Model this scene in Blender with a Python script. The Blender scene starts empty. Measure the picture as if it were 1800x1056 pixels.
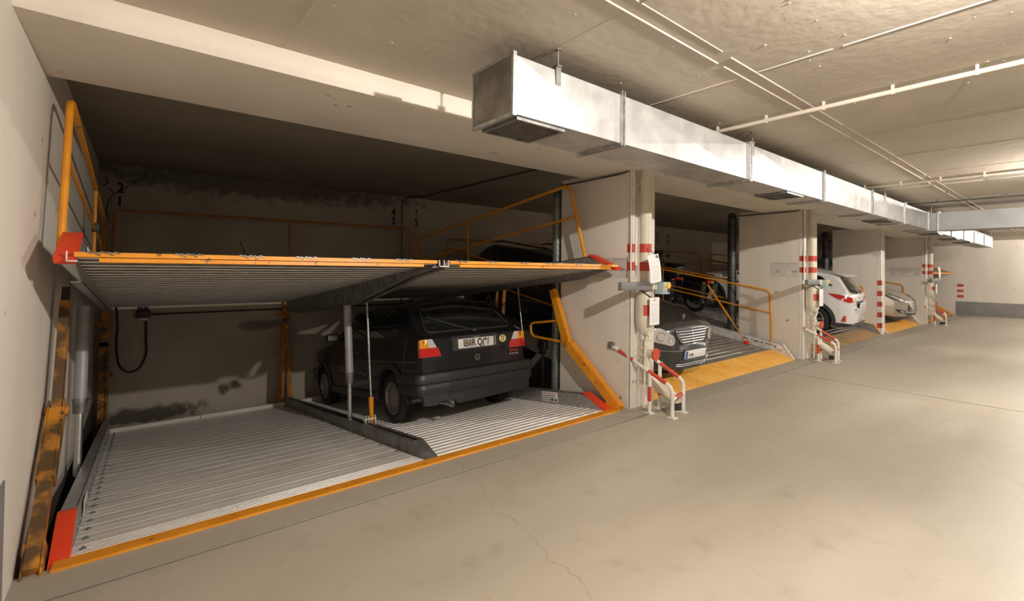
import bpy, bmesh, math, random
from mathutils import Vector, Matrix
from mathutils.bvhtree import BVHTree
random.seed(7)
S = bpy.context.scene
C = S.collection
V = Vector
R = math.radians

# ------------------------------------------------------------------ camera
F_PX, CYP = 818.46, 460.46
yaw, pit, rol = 0.895938, 0.0152428, 0.0119504
fw = V((math.cos(yaw)*math.cos(pit), math.sin(yaw)*math.cos(pit), math.sin(pit)))
rt = V((math.sin(yaw), -math.cos(yaw), 0))
up = rt.cross(fw)
r2 = rt*math.cos(rol) + up*math.sin(rol)
u2 = up*math.cos(rol) - rt*math.sin(rol)
cd = bpy.data.cameras.new('camera')
cd.sensor_fit = 'HORIZONTAL'; cd.sensor_width = 36
cd.lens = F_PX/1800*36
cd.shift_y = (CYP-528)/1800
cd.clip_start = 0.02
cam = bpy.data.objects.new('camera', cd); C.objects.link(cam)
M = Matrix((r2, u2, -fw)).transposed().to_4x4()
M.translation = V((0, 0, 1.6))
cam.matrix_world = M
S.camera = cam
# ------------------------------------------------------------------ world, exposure
w = bpy.data.worlds.new('world'); S.world = w; w.use_nodes = True
w.node_tree.nodes['Background'].inputs[0].default_value = (0.9, 0.8, 0.7, 1)
w.node_tree.nodes['Background'].inputs[1].default_value = 0.02
S.view_settings.view_transform = 'Standard'
S.view_settings.look = 'None'
S.view_settings.gamma = 1
S.view_settings.use_curve_mapping = False
S.view_settings.exposure = 0.45
LAMP_POWER = 300
LAMP_COL = (1.0, 0.925, 0.835)
LAMP_X = [2.3, 8.3, 13.9, 19.3, 24.0]
LAMP_Y = -0.12

# ------------------------------------------------------------------ materials
MATS = {}
def nodes(m):
    m.use_nodes = True
    nt = m.node_tree
    return nt, nt.nodes, nt.links, nt.nodes['Principled BSDF']
def pm(name, c1, c2=None, rough=0.5, metal=0.0, scale=6.0, detail=6, bump=0.0, bscale=None, rvar=0.0,
       stretch=(1, 1, 1), coat=0.0, contrast=(0.35, 0.65), emit=0, world=False, spec=0.5, spots=None):
    if name in MATS: return MATS[name]
    m = bpy.data.materials.new(name); MATS[name] = m
    nt, N, L, B = nodes(m)
    B.inputs['Roughness'].default_value = rough
    B.inputs['Metallic'].default_value = metal
    B.inputs['Specular IOR Level'].default_value = spec
    if coat: B.inputs['Coat Weight'].default_value = coat; B.inputs['Coat Roughness'].default_value = 0.05
    B.inputs['Base Color'].default_value = (*c1, 1)
    if emit:
        B.inputs['Emission Color'].default_value = (*c1, 1); B.inputs['Emission Strength'].default_value = emit
    if c2 is None and not bump and not rvar and not spots: return m
    if world:
        g = N.new('ShaderNodeNewGeometry'); src = g.outputs['Position']
    else:
        g = N.new('ShaderNodeTexCoord'); src = g.outputs['Object']
    mp = N.new('ShaderNodeMapping'); mp.inputs['Scale'].default_value = stretch
    L.new(src, mp.inputs['Vector'])
    n = N.new('ShaderNodeTexNoise'); n.inputs['Scale'].default_value = scale; n.inputs['Detail'].default_value = detail
    L.new(mp.outputs[0], n.inputs['Vector'])
    cr = N.new('ShaderNodeValToRGB')
    cr.color_ramp.elements[0].position = contrast[0]; cr.color_ramp.elements[1].position = contrast[1]
    cr.color_ramp.elements[0].color = (*c1, 1); cr.color_ramp.elements[1].color = (*(c2 or c1), 1)
    L.new(n.outputs['Fac'], cr.inputs[0])
    col = cr.outputs[0]
    if spots:
        sc, thr, scol = spots
        n3 = N.new('ShaderNodeTexNoise'); n3.inputs['Scale'].default_value = sc; n3.inputs['Detail'].default_value = 3
        L.new(src, n3.inputs['Vector'])
        r3 = N.new('ShaderNodeMapRange'); r3.inputs[1].default_value = thr; r3.inputs[2].default_value = thr+0.04
        L.new(n3.outputs['Fac'], r3.inputs[0])
        mx = N.new('ShaderNodeMix'); mx.data_type = 'RGBA'
        L.new(r3.outputs[0], mx.inputs[0]); L.new(col, mx.inputs[6]); mx.inputs[7].default_value = (*scol, 1)
        col = mx.outputs[2]
    L.new(col, B.inputs['Base Color'])
    if rvar:
        mr = N.new('ShaderNodeMapRange'); mr.inputs[3].default_value = max(0, rough-rvar); mr.inputs[4].default_value = min(1, rough+rvar)
        L.new(n.outputs['Fac'], mr.inputs[0]); L.new(mr.outputs[0], B.inputs['Roughness'])
    if bump:
        n2 = N.new('ShaderNodeTexNoise'); n2.inputs['Scale'].default_value = bscale or scale*4; n2.inputs['Detail'].default_value = 4
        L.new(mp.outputs[0], n2.inputs['Vector'])
        b = N.new('ShaderNodeBump'); b.inputs['Strength'].default_value = bump; b.inputs['Distance'].default_value = 0.01
        L.new(n2.outputs['Fac'], b.inputs['Height']); L.new(b.outputs[0], B.inputs['Normal'])
    return m

m_wall = pm('painted_concrete', (0.68, 0.62, 0.54), (0.80, 0.745, 0.665), rough=0.7, scale=1.3, detail=9, bump=0.35, bscale=9,
            stretch=(1, 1, 0.35), contrast=(0.3, 0.7), world=True, spots=(7.0, 0.70, (0.36, 0.30, 0.23)))
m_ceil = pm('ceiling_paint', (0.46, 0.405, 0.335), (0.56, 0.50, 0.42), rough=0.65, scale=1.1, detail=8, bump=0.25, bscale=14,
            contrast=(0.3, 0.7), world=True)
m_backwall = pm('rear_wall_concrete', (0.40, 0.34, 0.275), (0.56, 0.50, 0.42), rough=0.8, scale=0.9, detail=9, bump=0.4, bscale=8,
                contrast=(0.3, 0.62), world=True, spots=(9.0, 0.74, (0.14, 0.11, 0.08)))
def add_dark_patches(m, ells, colr):
    nt, N, L, B = nodes(m)
    src = B.inputs['Base Color'].links[0].from_socket
    g = N.new('ShaderNodeNewGeometry')
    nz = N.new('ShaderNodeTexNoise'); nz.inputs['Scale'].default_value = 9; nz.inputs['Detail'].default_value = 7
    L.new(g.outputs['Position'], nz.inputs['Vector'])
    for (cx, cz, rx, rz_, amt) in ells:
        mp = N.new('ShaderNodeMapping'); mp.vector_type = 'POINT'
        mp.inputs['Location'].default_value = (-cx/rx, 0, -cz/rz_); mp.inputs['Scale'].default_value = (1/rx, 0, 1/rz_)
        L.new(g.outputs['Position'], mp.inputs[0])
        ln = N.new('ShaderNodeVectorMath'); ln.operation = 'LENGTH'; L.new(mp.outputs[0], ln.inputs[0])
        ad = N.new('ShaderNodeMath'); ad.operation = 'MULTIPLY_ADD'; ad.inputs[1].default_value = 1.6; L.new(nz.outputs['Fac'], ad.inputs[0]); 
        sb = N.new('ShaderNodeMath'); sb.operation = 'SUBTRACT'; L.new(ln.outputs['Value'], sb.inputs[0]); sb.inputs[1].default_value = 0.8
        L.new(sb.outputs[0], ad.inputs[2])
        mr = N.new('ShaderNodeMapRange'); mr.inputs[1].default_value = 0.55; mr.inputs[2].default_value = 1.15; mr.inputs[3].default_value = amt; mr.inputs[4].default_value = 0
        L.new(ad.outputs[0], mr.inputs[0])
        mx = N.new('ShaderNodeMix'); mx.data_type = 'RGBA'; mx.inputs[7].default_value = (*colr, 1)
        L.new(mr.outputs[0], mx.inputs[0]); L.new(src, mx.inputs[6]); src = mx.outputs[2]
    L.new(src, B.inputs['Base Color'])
add_dark_patches(m_backwall, [(0.15, -0.60, 0.75, 0.14, 0.9), (1.10, -0.36, 0.09, 0.09, 0.85), (1.26, -0.33, 0.10, 0.09, 0.9), (1.5, 2.95, 3.0, 0.25, 0.7), (4.5, 0.7, 1.2, 1.0, 0.35), (1.6, 0.62, 0.35, 0.10, 0.6)], (0.055, 0.045, 0.032))  # small stains low down; broad darker areas below the ceiling and toward the right
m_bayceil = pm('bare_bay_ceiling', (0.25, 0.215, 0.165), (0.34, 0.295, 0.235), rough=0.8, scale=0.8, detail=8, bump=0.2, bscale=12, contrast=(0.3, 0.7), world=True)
m_grey_band = pm('grey_band_paint', (0.20, 0.19, 0.185), (0.26, 0.25, 0.24), rough=0.55, scale=3, world=True)
m_galv = pm('galvanised_steel', (0.36, 0.36, 0.35), (0.55, 0.55, 0.535), rough=0.42, metal=0.85, scale=22, detail=5, rvar=0.12, bump=0.06, bscale=60)
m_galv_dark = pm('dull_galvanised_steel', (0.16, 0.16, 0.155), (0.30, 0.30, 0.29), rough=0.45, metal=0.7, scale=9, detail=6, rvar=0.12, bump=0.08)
m_duct = pm('duct_sheet', (0.42, 0.42, 0.415), (0.56, 0.56, 0.555), rough=0.45, metal=0.55, scale=5, detail=7, rvar=0.08, bump=0.03, bscale=80)
m_duct_end = pm('stained_duct_sheet', (0.17, 0.155, 0.135), (0.36, 0.34, 0.31), rough=0.55, metal=0.6, scale=5, detail=8, rvar=0.12)
m_duct_grey = pm('grey_duct_sheet', (0.28, 0.285, 0.29), (0.36, 0.365, 0.37), rough=0.5, metal=0.4, scale=2)
m_deck = pm('deck_sheet', (0.76, 0.73, 0.695), (0.90, 0.87, 0.83), rough=0.42, metal=0.2, scale=3.0, detail=10, rvar=0.14, bump=0.05, bscale=50,
            stretch=(0.5, 2.5, 1), spots=(26, 0.70, (0.30, 0.26, 0.21)))
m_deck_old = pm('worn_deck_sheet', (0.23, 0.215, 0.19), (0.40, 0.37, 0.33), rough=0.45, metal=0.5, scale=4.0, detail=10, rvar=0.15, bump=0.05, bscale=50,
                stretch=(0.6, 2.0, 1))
m_orange = pm('orange_paint', (0.74, 0.27, 0.012), (0.84, 0.34, 0.02), rough=0.45, scale=5, detail=8, rvar=0.1, spots=(17, 0.66, (0.25, 0.12, 0.03)))
m_orange_dirty = pm('greasy_orange_paint', (0.09, 0.05, 0.015), (0.60, 0.24, 0.02), rough=0.5, scale=7, detail=12, contrast=(0.44, 0.64), rvar=0.1, spots=(11, 0.62, (0.10, 0.06, 0.03)))
m_orange_brown = pm('rusty_orange_paint', (0.32, 0.12, 0.02), (0.62, 0.24, 0.03), rough=0.55, scale=9, detail=8)
m_checker = pm('yellow_orange_tread', (0.86, 0.42, 0.06), (0.93, 0.52, 0.12), rough=0.5, scale=4, detail=9, spots=(14, 0.68, (0.45, 0.25, 0.09)))
m_grease = pm('black_grease', (0.012, 0.010, 0.008), (0.05, 0.035, 0.02), rough=0.4, scale=14)
m_red = pm('red_plastic', (0.86, 0.075, 0.02), (0.80, 0.06, 0.02), rough=0.42, scale=3)
m_red_paint = pm('red_paint', (0.62, 0.075, 0.035), (0.52, 0.055, 0.03), rough=0.5, scale=8)
m_white_paint = pm('white_gloss_paint', (0.83, 0.80, 0.74), (0.74, 0.70, 0.62), rough=0.4, scale=7, detail=8, rvar=0.08)
m_pipe = pm('cream_pipe_paint', (0.74, 0.69, 0.58), (0.66, 0.60, 0.49), rough=0.45, scale=4, detail=8, bump=0.05)
m_white_steel = pm('scuffed_white_steel', (0.78, 0.76, 0.72), (0.45, 0.42, 0.38), rough=0.5, scale=14, detail=8, contrast=(0.45, 0.75))
m_black = pm('black_rubber', (0.012, 0.012, 0.013), (0.022, 0.021, 0.02), rough=0.75, scale=20)
m_cable = pm('black_cable', (0.010, 0.010, 0.010), rough=0.5)
m_dark_plastic = pm('dark_plastic', (0.03, 0.03, 0.032), (0.045, 0.045, 0.047), rough=0.55, scale=20, bump=0.03)
m_bumper_plastic = pm('charcoal_bumper_plastic', (0.02, 0.02, 0.021), (0.028, 0.028, 0.028), rough=0.42, scale=30, bump=0.04)
m_green_pipe = pm('green_grey_spiral_pipe', (0.16, 0.19, 0.17), (0.24, 0.27, 0.245), rough=0.45, metal=0.5, scale=8)
m_dark_pipe = pm('dark_spiral_pipe', (0.05, 0.055, 0.05), (0.10, 0.105, 0.095), rough=0.4, metal=0.5, scale=8)
m_paper = pm('white_paper', (0.86, 0.86, 0.85), rough=0.7)
m_print = pm('grey_print', (0.18, 0.17, 0.17), rough=0.7)
m_print_light = pm('pale_grey_print', (0.36, 0.34, 0.33), rough=0.7)
m_poster = pm('notice_sheet', (0.66, 0.62, 0.56), (0.72, 0.68, 0.62), rough=0.6, scale=6)
m_ink = pm('black_paint', (0.012, 0.012, 0.012), rough=0.6)
m_ink_blue = pm('faded_black_paint', (0.05, 0.04, 0.035), rough=0.7)
m_grey_box = pm('grey_bracket_paint', (0.15, 0.15, 0.15), (0.19, 0.19, 0.19), rough=0.5, scale=6)
m_ctrl = pm('pale_blue_grey_plastic', (0.36, 0.46, 0.47), rough=0.45)
m_yellow = pm('yellow_label', (0.85, 0.55, 0.05), rough=0.5)
m_chrome = pm('bright_chrome', (0.75, 0.75, 0.76), rough=0.12, metal=1.0)
m_alloy = pm('alloy_wheel_silver', (0.42, 0.42, 0.41), (0.50, 0.50, 0.49), rough=0.35, metal=0.75, scale=20)
m_alloy_old = pm('dull_alloy', (0.30, 0.285, 0.26), (0.38, 0.36, 0.33), rough=0.45, metal=0.6, scale=20)
m_steel = pm('bright_rod_steel', (0.55, 0.55, 0.55), (0.65, 0.65, 0.65), rough=0.25, metal=0.95, scale=30)
m_cyl = pm('grey_cylinder_paint', (0.36, 0.36, 0.37), (0.42, 0.42, 0.43), rough=0.45, scale=9, metal=0.2)
m_golf = pm('charcoal_blue_car_paint', (0.006, 0.0065, 0.009), (0.007, 0.0075, 0.010), rough=0.35, metal=0.2, coat=0.5, scale=30)
m_merc = pm('dark_grey_metallic_paint', (0.040, 0.042, 0.044), (0.052, 0.054, 0.056), rough=0.3, metal=0.5, coat=1.0, scale=60)
m_whitecar = pm('white_car_paint', (0.80, 0.80, 0.80), rough=0.3, coat=1.0)
m_silver = pm('champagne_silver_paint', (0.52, 0.48, 0.41), (0.56, 0.52, 0.45), rough=0.3, metal=0.6, coat=1.0, scale=60)
m_glass = pm('dark_car_glass', (0.010, 0.012, 0.011), rough=0.04, coat=1.0, spec=0.8)
m_amber = pm('amber_lens', (0.90, 0.36, 0.02), rough=0.2, coat=1.0)
m_redlens = pm('red_lens', (0.62, 0.015, 0.015), (0.50, 0.01, 0.01), rough=0.22, coat=1.0, scale=40)
m_clear = pm('clear_lens', (0.62, 0.62, 0.60), rough=0.15, coat=1.0)
m_headlamp = pm('headlamp_lens', (0.58, 0.57, 0.54), (0.70, 0.69, 0.66), rough=0.12, coat=1.0, scale=9, metal=0.3)
m_plate = pm('number_plate_white', (0.80, 0.80, 0.78), rough=0.35)
m_blue = pm('plate_blue', (0.03, 0.09, 0.42), rough=0.4)
m_sticker = pm('cream_sticker', (0.85, 0.68, 0.30), rough=0.5)
m_leather = pm('black_case_plastic', (0.010, 0.011, 0.015), (0.016, 0.017, 0.022), rough=0.3, coat=0.3, scale=9)
m_bluecase = pm('dark_blue_case_plastic', (0.02, 0.025, 0.05), rough=0.35)
m_cloth = pm('pale_brown_cloth', (0.30, 0.22, 0.19), (0.42, 0.33, 0.29), rough=0.85, scale=5, bump=0.2)
m_slot = pm('vent_mesh_dark', (0.05, 0.04, 0.03), (0.11, 0.09, 0.065), rough=0.7, scale=120)
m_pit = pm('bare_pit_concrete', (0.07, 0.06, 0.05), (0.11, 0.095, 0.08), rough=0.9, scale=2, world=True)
m_tube = pm('fluorescent_tube', (1.0, 0.95, 0.86), rough=0.4, emit=14)
m_green = pm('moss_stain', (0.05, 0.045, 0.03), (0.13, 0.11, 0.08), rough=0.9, scale=12)

# floor: sealed concrete with wear, tyre marks, a hairline crack
def floor_mat():
    m = bpy.data.materials.new('sealed_floor_concrete')
    nt, N, L, B = nodes(m)
    g = N.new('ShaderNodeNewGeometry'); P = g.outputs['Position']
    def noise(sc, det, vec=P, rgh=0.55):
        n = N.new('ShaderNodeTexNoise'); n.inputs['Scale'].default_value = sc; n.inputs['Detail'].default_value = det
        n.inputs['Roughness'].default_value = rgh
        L.new(vec, n.inputs['Vector']); return n.outputs['Fac']
    mp = N.new('ShaderNodeMapping'); mp.inputs['Scale'].default_value = (0.35, 1.0, 1); L.new(P, mp.inputs[0])
    n1 = noise(0.9, 8, mp.outputs[0])
    cr = N.new('ShaderNodeValToRGB')
    cr.color_ramp.elements[0].position = 0.32; cr.color_ramp.elements[0].color = (0.345, 0.302, 0.235, 1)
    cr.color_ramp.elements[1].position = 0.68; cr.color_ramp.elements[1].color = (0.465, 0.415, 0.335, 1)
    L.new(n1, cr.inputs[0])
    n2 = noise(4.5, 9)
    r2_ = N.new('ShaderNodeMapRange'); r2_.inputs[1].default_value = 0.57; r2_.inputs[2].default_value = 0.76
    r2_.inputs[3].default_value = 0; r2_.inputs[4].default_value = 0.4
    L.new(n2, r2_.inputs[0])
    mx = N.new('ShaderNodeMix'); mx.data_type = 'RGBA'; mx.inputs[7].default_value = (0.24, 0.20, 0.145, 1)
    L.new(r2_.outputs[0], mx.inputs[0]); L.new(cr.outputs[0], mx.inputs[6])
    # worn greyer strip along the bays (its own colour: cast later, unsealed)
    sx = N.new('ShaderNodeSeparateXYZ'); L.new(P, sx.inputs[0])
    st = N.new('ShaderNodeMapRange'); st.inputs[1].default_value = 3.10; st.inputs[2].default_value = 3.125
    st.inputs[3].default_value = 0; st.inputs[4].default_value = 0.55
    L.new(sx.outputs['Y'], st.inputs[0])
    mx2 = N.new('ShaderNodeMix'); mx2.data_type = 'RGBA'; mx2.inputs[7].default_value = (0.36, 0.325, 0.265, 1)
    L.new(st.outputs[0], mx2.inputs[0]); L.new(mx.outputs[2], mx2.inputs[6])
    # hairline crack
    n4 = noise(2.2, 5)
    a = N.new('ShaderNodeMath'); a.operation = 'MULTIPLY_ADD'; a.inputs[1].default_value = 0.32; L.new(n4, a.inputs[0])
    b = N.new('ShaderNodeMath'); b.operation = 'MULTIPLY_ADD'; b.inputs[1].default_value = -0.16; b.inputs[2].default_value = -1.68
    L.new(sx.outputs['Y'], b.inputs[0]); L.new(b.outputs[0], a.inputs[2])
    c = N.new('ShaderNodeMath'); c.operation = 'ADD'; L.new(a.outputs[0], c.inputs[0]); L.new(sx.outputs['X'], c.inputs[1])
    ab = N.new('ShaderNodeMath'); ab.operation = 'ABSOLUTE'; L.new(c.outputs[0], ab.inputs[0])
    lt = N.new('ShaderNodeMapRange'); lt.inputs[1].default_value = 0.0015; lt.inputs[2].default_value = 0.005
    lt.inputs[3].default_value = 0.45; lt.inputs[4].default_value = 0
    L.new(ab.outputs[0], lt.inputs[0])
    mx3 = N.new('ShaderNodeMix'); mx3.data_type = 'RGBA'; mx3.inputs[7].default_value = (0.2, 0.165, 0.12, 1)
    L.new(lt.outputs[0], mx3.inputs[0]); L.new(mx2.outputs[2], mx3.inputs[6])
    L.new(mx3.outputs[2], B.inputs['Base Color'])
    rr = N.new('ShaderNodeMapRange'); rr.inputs[3].default_value = 0.36; rr.inputs[4].default_value = 0.62
    L.new(n1, rr.inputs[0]); L.new(rr.outputs[0], B.inputs['Roughness'])
    bp = N.new('ShaderNodeBump'); bp.inputs['Strength'].default_value = 0.18; bp.inputs['Distance'].default_value = 0.01
    L.new(noise(35, 5), bp.inputs['Height']); L.new(bp.outputs[0], B.inputs['Normal'])
    return m
m_floor = floor_mat()

# ------------------------------------------------------------------ mesh helpers
class MB:
    def __init__(s): s.b = bmesh.new()
    def face(s, vs, mi=0):
        try:
            f = s.b.faces.new(vs); f.material_index = mi; return f
        except ValueError: return None
    def box(s, lo, hi, mi=0, M=None):
        p = [V((x, y, z)) for x in (lo[0], hi[0]) for y in (lo[1], hi[1]) for z in (lo[2], hi[2])]
        if M: p = [M @ q for q in p]
        v = [s.b.verts.new(q) for q in p]
        for f in ((0, 1, 3, 2), (4, 6, 7, 5), (0, 4, 5, 1), (2, 3, 7, 6), (0, 2, 6, 4), (1, 5, 7, 3)):
            s.face([v[i] for i in f], mi)
        return s
    def prism(s, poly, axis, a0, a1, mi=0):
        # poly: list of 2D points in the two remaining axes in x,y,z order
        def mk(p, a):
            q = list(p); q.insert(axis, a); return V(q)
        A = [s.b.verts.new(mk(p, a0)) for p in poly]; B_ = [s.b.verts.new(mk(p, a1)) for p in poly]
        s.face(A, mi); s.face(list(reversed(B_)), mi)
        n = len(poly)
        for i in range(n): s.face([A[i], B_[i], B_[(i+1) % n], A[(i+1) % n]], mi)
        return s
    def bar(s, p0, p1, w, h, upv=V((0, 0, 1)), mi=0, w1=None, h1=None):
        p0 = V(p0); p1 = V(p1); d = (p1-p0).normalized()
        sd = d.cross(V(upv)); sd = sd.normalized() if sd.length > 1e-4 else V((1, 0, 0)); u = sd.cross(d)
        w1 = w1 or w; h1 = h1 or h
        r = []
        for p, ww, hh in ((p0, w, h), (p1, w1, h1)):
            r.append([s.b.verts.new(p+sd*a*ww/2+u*b_*hh/2) for a, b_ in ((-1, -1), (1, -1), (1, 1), (-1, 1))])
        s.face(list(reversed(r[0])), mi); s.face(r[1], mi)
        for i in range(4): s.face([r[0][i], r[0][(i+1) % 4], r[1][(i+1) % 4], r[1][i]], mi)
        return s
    def tube(s, pts, r, seg=12, fillet=0.0, mi=0, caps=True, rads=None):
        pts = [V(p) for p in pts]
        if fillet > 0 and len(pts) > 2:
            out = [pts[0]]
            for i in range(1, len(pts)-1):
                a, p, c = pts[i-1], pts[i], pts[i+1]
                fl = min(fillet, (a-p).length*0.45, (c-p).length*0.45)
                q0 = p+(a-p).normalized()*fl; q1 = p+(c-p).normalized()*fl
                for k in range(7):
                    t = k/6; out.append(q0*(1-t)**2+p*2*t*(1-t)+q1*t*t)
            out.append(pts[-1]); pts = out
        n = len(pts); rings = []; ref = None
        for i, p in enumerate(pts):
            d = (pts[min(i+1, n-1)]-pts[max(i-1, 0)]).normalized()
            if ref is None:
                ref = V((0, 0, 1)) if abs(d.z) < 0.9 else V((1, 0, 0))
            sd = d.cross(ref).normalized(); ref = sd.cross(d).normalized()
            rr = rads[i] if rads else r
            rings.append([s.b.verts.new(p+(sd*math.cos(2*math.pi*k/seg)+ref*math.sin(2*math.pi*k/seg))*rr) for k in range(seg)])
        for i in range(n-1):
            for k in range(seg):
                s.face([rings[i][k], rings[i][(k+1) % seg], rings[i+1][(k+1) % seg], rings[i+1][k]], mi)
        if caps: s.face(list(reversed(rings[0])), mi); s.face(rings[-1], mi)
        return s
    def lathe(s, prof, c, axis='z', seg=24, mi=0):
        # prof: list of (radius, height); closed automatically if radius 0 at the ends
        c = V(c); ax = {'x': (1, 2, 0), 'y': (2, 0, 1), 'z': (0, 1, 2)}[axis]
        rings = []
        for r, h in prof:
            if r < 1e-6:
                q = V((0, 0, 0)); q[ax[2]] = h; rings.append([s.b.verts.new(c+q)])
            else:
                ring = []
                for k in range(seg):
                    a = 2*math.pi*k/seg; q = V((0, 0, 0)); q[ax[0]] = r*math.cos(a); q[ax[1]] = r*math.sin(a); q[ax[2]] = h
                    ring.append(s.b.verts.new(c+q))
                rings.append(ring)
        for i in range(len(rings)-1):
            A, B_ = rings[i], rings[i+1]
            for k in range(seg):
                k2 = (k+1) % seg
                if len(A) == 1 and len(B_) == 1: continue
                if len(A) == 1: s.face([A[0], B_[k], B_[k2]], mi)
                elif len(B_) == 1: s.face([A[k2], A[k], B_[0]], mi)
                else: s.face([A[k], A[k2], B_[k2], B_[k]], mi)
        return s
    def rbox(s, lo, hi, r=0.01, mi=0, M=None, seg=3):
        t = bmesh.new()
        v = [t.verts.new((x, y, z)) for x in (lo[0], hi[0]) for y in (lo[1], hi[1]) for z in (lo[2], hi[2])]
        for f in ((0, 1, 3, 2), (4, 6, 7, 5), (0, 4, 5, 1), (2, 3, 7, 6), (0, 2, 6, 4), (1, 5, 7, 3)): t.faces.new([v[i] for i in f])
        bmesh.ops.bevel(t, geom=list(t.edges)+list(t.verts), offset=r, segments=seg, affect='EDGES', profile=0.5)
        mp = {}
        for q in t.verts: mp[q] = s.b.verts.new(M @ q.co if M else q.co)
        for f in t.faces: s.face([mp[q] for q in f.verts], mi)
        t.free(); return s

FRAMES = {}
def mesh_obj(name, b, mats, parent=None, smooth=35, frame='world', bevel=0):
    """links the collected geometry as ONE mesh object; frame 'world' converts to the parent's own frame"""
    bm = b.b if isinstance(b, MB) else b
    if bevel: bmesh.ops.bevel(bm, geom=list(bm.edges), offset=bevel, segments=2, affect='EDGES', clamp_overlap=True)
    bmesh.ops.recalc_face_normals(bm, faces=bm.faces)
    if parent is not None and frame == 'world':
        bm.transform(FRAMES[parent.name].inverted())
    ang = R(smooth)
    for f in bm.faces: f.smooth = True
    for e in bm.edges:
        if len(e.link_faces) == 2:
            e.smooth = e.calc_face_angle(0) < ang
        else: e.smooth = False
    me = bpy.data.meshes.new(name); bm.to_mesh(me); bm.free()
    for m in (mats if isinstance(mats, (list, tuple)) else [mats]): me.materials.append(m)
    o = bpy.data.objects.new(name, me); C.objects.link(o)
    if parent is not None: o.parent = parent
    fm = FRAMES[parent.name] if parent is not None else Matrix()
    FRAMES[o.name] = fm.copy()
    return o
def thing(name, label, cat, loc=(0, 0, 0), M=None, group=None):
    o = bpy.data.objects.new(name, None); C.objects.link(o)
    o.empty_display_size = 0.1
    mm = M if M is not None else Matrix.Translation(V(loc))
    o.matrix_world = mm; FRAMES[o.name] = mm.copy()
    o['label'] = label; o['category'] = cat
    if group: o['group'] = group
    return o
def tag(o, label, cat, group=None):
    o['label'] = label; o['category'] = cat
    if group: o['group'] = group
    return o
def struct(name, b, mats, label=None, smooth=35):
    o = mesh_obj(name, b, mats, None, smooth); o['kind'] = 'structure'
    if label: o['label'] = label
    return o
def solo(name, b, mats, label, cat, group=None, smooth=35, bevel=0):
    return tag(mesh_obj(name, b, mats, None, smooth, bevel=bevel), label, cat, group)

def text_bm(txt, size, M, depth=0.001, align='CENTER', sx=1.0, bold=0.0):
    cu = bpy.data.curves.new('lettering', 'FONT'); cu.body = txt; cu.size = size; cu.extrude = depth; cu.offset = bold
    cu.align_x = align; cu.align_y = 'CENTER'
    o = bpy.data.objects.new('lettering', cu); C.objects.link(o)
    dg = bpy.context.evaluated_depsgraph_get()
    me = bpy.data.meshes.new_from_object(o.evaluated_get(dg))
    b = MB(); b.b.from_mesh(me)
    b.b.transform(M @ Matrix.Diagonal((sx, 1, 1, 1)))
    bpy.data.objects.remove(o); bpy.data.curves.remove(cu); bpy.data.meshes.remove(me)
    return b
def face_frame(o, right, upv):
    r = V(right).normalized(); u = V(upv).normalized(); n = r.cross(u)
    m = Matrix((r, u, n)).transposed().to_4x4(); m.translation = V(o); return m

# ------------------------------------------------------------------ room
YB = 8.70       # rear wall of the bays
YC = 3.45       # curb line
YJ = 3.12
ZC = 2.915      # aisle ceiling
ZI = 3.03       # ceiling in the bays
XW = -0.47
XF = 25.4
YR = -8.0
PIL = [(4.45, 4.93, 3.36, 4.51), (9.55, 9.97, 3.36, 4.53), (15.22, 15.62, 3.50, 4.60), (19.42, 19.95, 3.36, 4.53)]

b = MB()   # floor slabs with open joints
g = 0.011
XJ = 8.10
for x0, x1 in ((XW-0.02, XJ-g), (XJ+g, XF+0.02)):
    b.box((x0, YR, -0.25), (x1, YJ-g, 0))
b.box((XW-0.02, YJ+g, -0.25), (XF+0.02, YC-0.03, 0))
for (x0, x1, y0, y1) in PIL:
    b.box((x0-0.04, YC-0.03, -0.25), (x1+0.04, YC+0.02, 0))
struct('floor', b, m_floor)
b = MB(); b.box((XW, YJ-g, -0.03), (XF, YJ+g, -0.008)); b.box((XJ-g, YR, -0.03), (XJ+g, YJ, -0.008))
struct('trim_1', b, m_ink_blue)
b = MB(); b.box((XW-0.3, YC+0.03, -2.4), (XF+0.3, YB+0.3, -2.2)); b.box((XW-0.3, YC-0.25, -2.3), (XF+0.3, YC-0.03, -0.25))
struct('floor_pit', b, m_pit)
b = MB(); b.box((XW-0.3, YR, -0.3), (XW, YB, ZI+0.1))
struct('wall_left', b, m_wall)
b = MB(); b.box((XW, YR, 0), (XW+0.006, 3.14, 0.60))
struct('baseboard_left', b, m_grey_band)
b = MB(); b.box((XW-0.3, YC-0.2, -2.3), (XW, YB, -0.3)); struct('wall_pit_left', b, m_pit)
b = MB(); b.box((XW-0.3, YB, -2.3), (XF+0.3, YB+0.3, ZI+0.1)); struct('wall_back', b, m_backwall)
b = MB(); b.box((XF, YR, -0.3), (XF+0.3, YB, ZI+0.1)); wf = struct('wall_far', b, m_wall)
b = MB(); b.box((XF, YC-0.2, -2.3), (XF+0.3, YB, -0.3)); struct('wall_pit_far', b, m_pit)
b = MB(); b.box((XF-0.006, YR, 0), (XF, 3.44, 0.54)); struct('baseboard_far', b, m_grey_band)
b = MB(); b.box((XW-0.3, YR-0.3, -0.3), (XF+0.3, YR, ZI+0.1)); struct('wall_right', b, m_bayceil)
b = MB()
b.box((XW-0.2, YR-0.1, ZC), (XF+0.2, 3.05, ZC+0.35))          # aisle slab
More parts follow.
